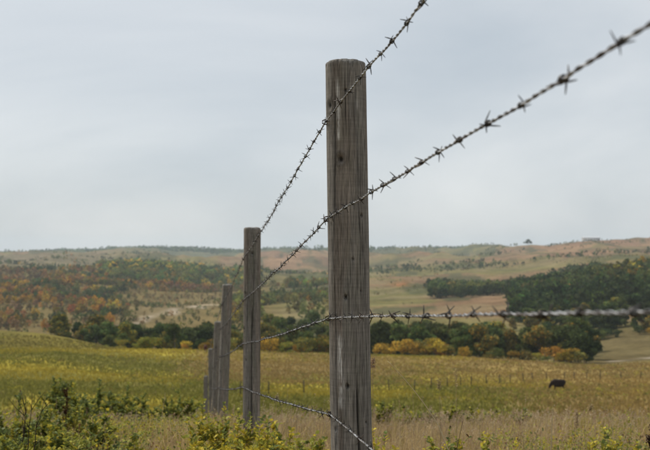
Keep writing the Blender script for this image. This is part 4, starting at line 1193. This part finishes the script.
def fieldc(x, d, n, r):
    n1 = fbm(x * .05, d * .05 + 11, 4); n2 = fbm(x * .013 + 31, d * .013, 3)
    C = np.tile(np.array([.37, .295, .05]), (n, 1))
    C = mixc(C, (.21, .20, .045), sstep(.46, .58, n1 + r.normal(0, .05, n)))
    C = mixc(C, (.33, .225, .09), sstep(.49, .58, n2 - .03 + .53 * x / d + r.normal(0, .05, n)) * .85)
    kn = sstep(188, 206, d) * (1 - sstep(100, 140, 325 + FPX * x / d))
    C = mixc(C, (.15, .125, .04), kn * .8)
    return C * r.uniform(.8, 1.18, (n, 1))
blades('meadow_grass', 'yellow-green meadow growth on the pasture below the fence', 130000, (24, 225), (-60, 710), (.18, .42), .011, fieldc, gr, lean_=.5)

# low pasture scrub: patches of yellow-green snowberry in the field
def tufts(name, label, n, dr, h0, h1, nq, pals, scale, lo, hi):
    r = np.random.default_rng(77)
    u = r.uniform(-50, 700, n); d = np.sqrt(r.uniform(dr[0] ** 2, dr[1] ** 2, n)); x = (u - 325) / FPX * d
    k = r.random(n) < sstep(lo, hi, fbm(x / scale + 3, d / scale, 4)); u, d, x = u[k], d[k], x[k]; n = len(u)
    h = r.uniform(h0, h1, n); z = ground(x, d)
    v = r.normal(size=(n, nq, 3)); v /= np.linalg.norm(v, axis=2)[..., None]; v *= r.uniform(.4, 1.05, (n, nq, 1))
    v[..., 2] = np.abs(v[..., 2])
    c = np.stack([x, d, z], -1)[:, None] + v * np.stack([h * 1.1, h * 1.1, h], -1)[:, None]
    base = np.array(pals)[r.integers(0, len(pals), n)]
    cc = np.repeat(base, nq, 0) * r.uniform(.6, 1.3, (n * nq, 1))
    V, F = clump_quads(c.reshape(-1, 3), np.repeat(h, nq) * .16 * r.uniform(.6, 1.3, n * nq), r, .4)
    tag(obj(name, mesh(name, V, F, np.repeat(cc, 4, 0)), M_crown), label, 'scrub', kind='stuff')
tufts('pasture_scrub', 'low yellow-green scrub patches dotted over the pasture', 8000, (40, 225), .2, .6, 20, [(.20, .19, .04), (.33, .27, .045), (.12, .13, .035), (.17, .12, .05)], 9., .48, .58)

# ================================================================== haze
lo = float(Z.min()) - 1.5
V, F = box_vf(-5200, 5200, -5200, 5200, lo, 95.0)
hz = obj('haze', mesh('haze', V, F), kind='stuff')
hm = bpy.data.materials.new('haze'); hm.use_nodes = True
t = hm.node_tree
for n in list(t.nodes): t.nodes.remove(n)
o_ = t.nodes.new('ShaderNodeOutputMaterial'); pv = t.nodes.new('ShaderNodeVolumePrincipled')
pv.inputs['Color'].default_value = (0.74, 0.86, 0.97, 1); pv.inputs['Density'].default_value = 0.00011; pv.inputs['Anisotropy'].default_value = 0.2
t.links.new(pv.outputs[0], o_.inputs['Volume'])
hz.data.materials.append(hm)
tag(hz, 'pale blue haze filling the valley air', 'haze')
print('trees', ntree[0], 'barbs', nb, 'lowest', lo, 'highest', float(Z.max()), 'tris', sum(len(m.polygons) * 2 for m in bpy.data.meshes))
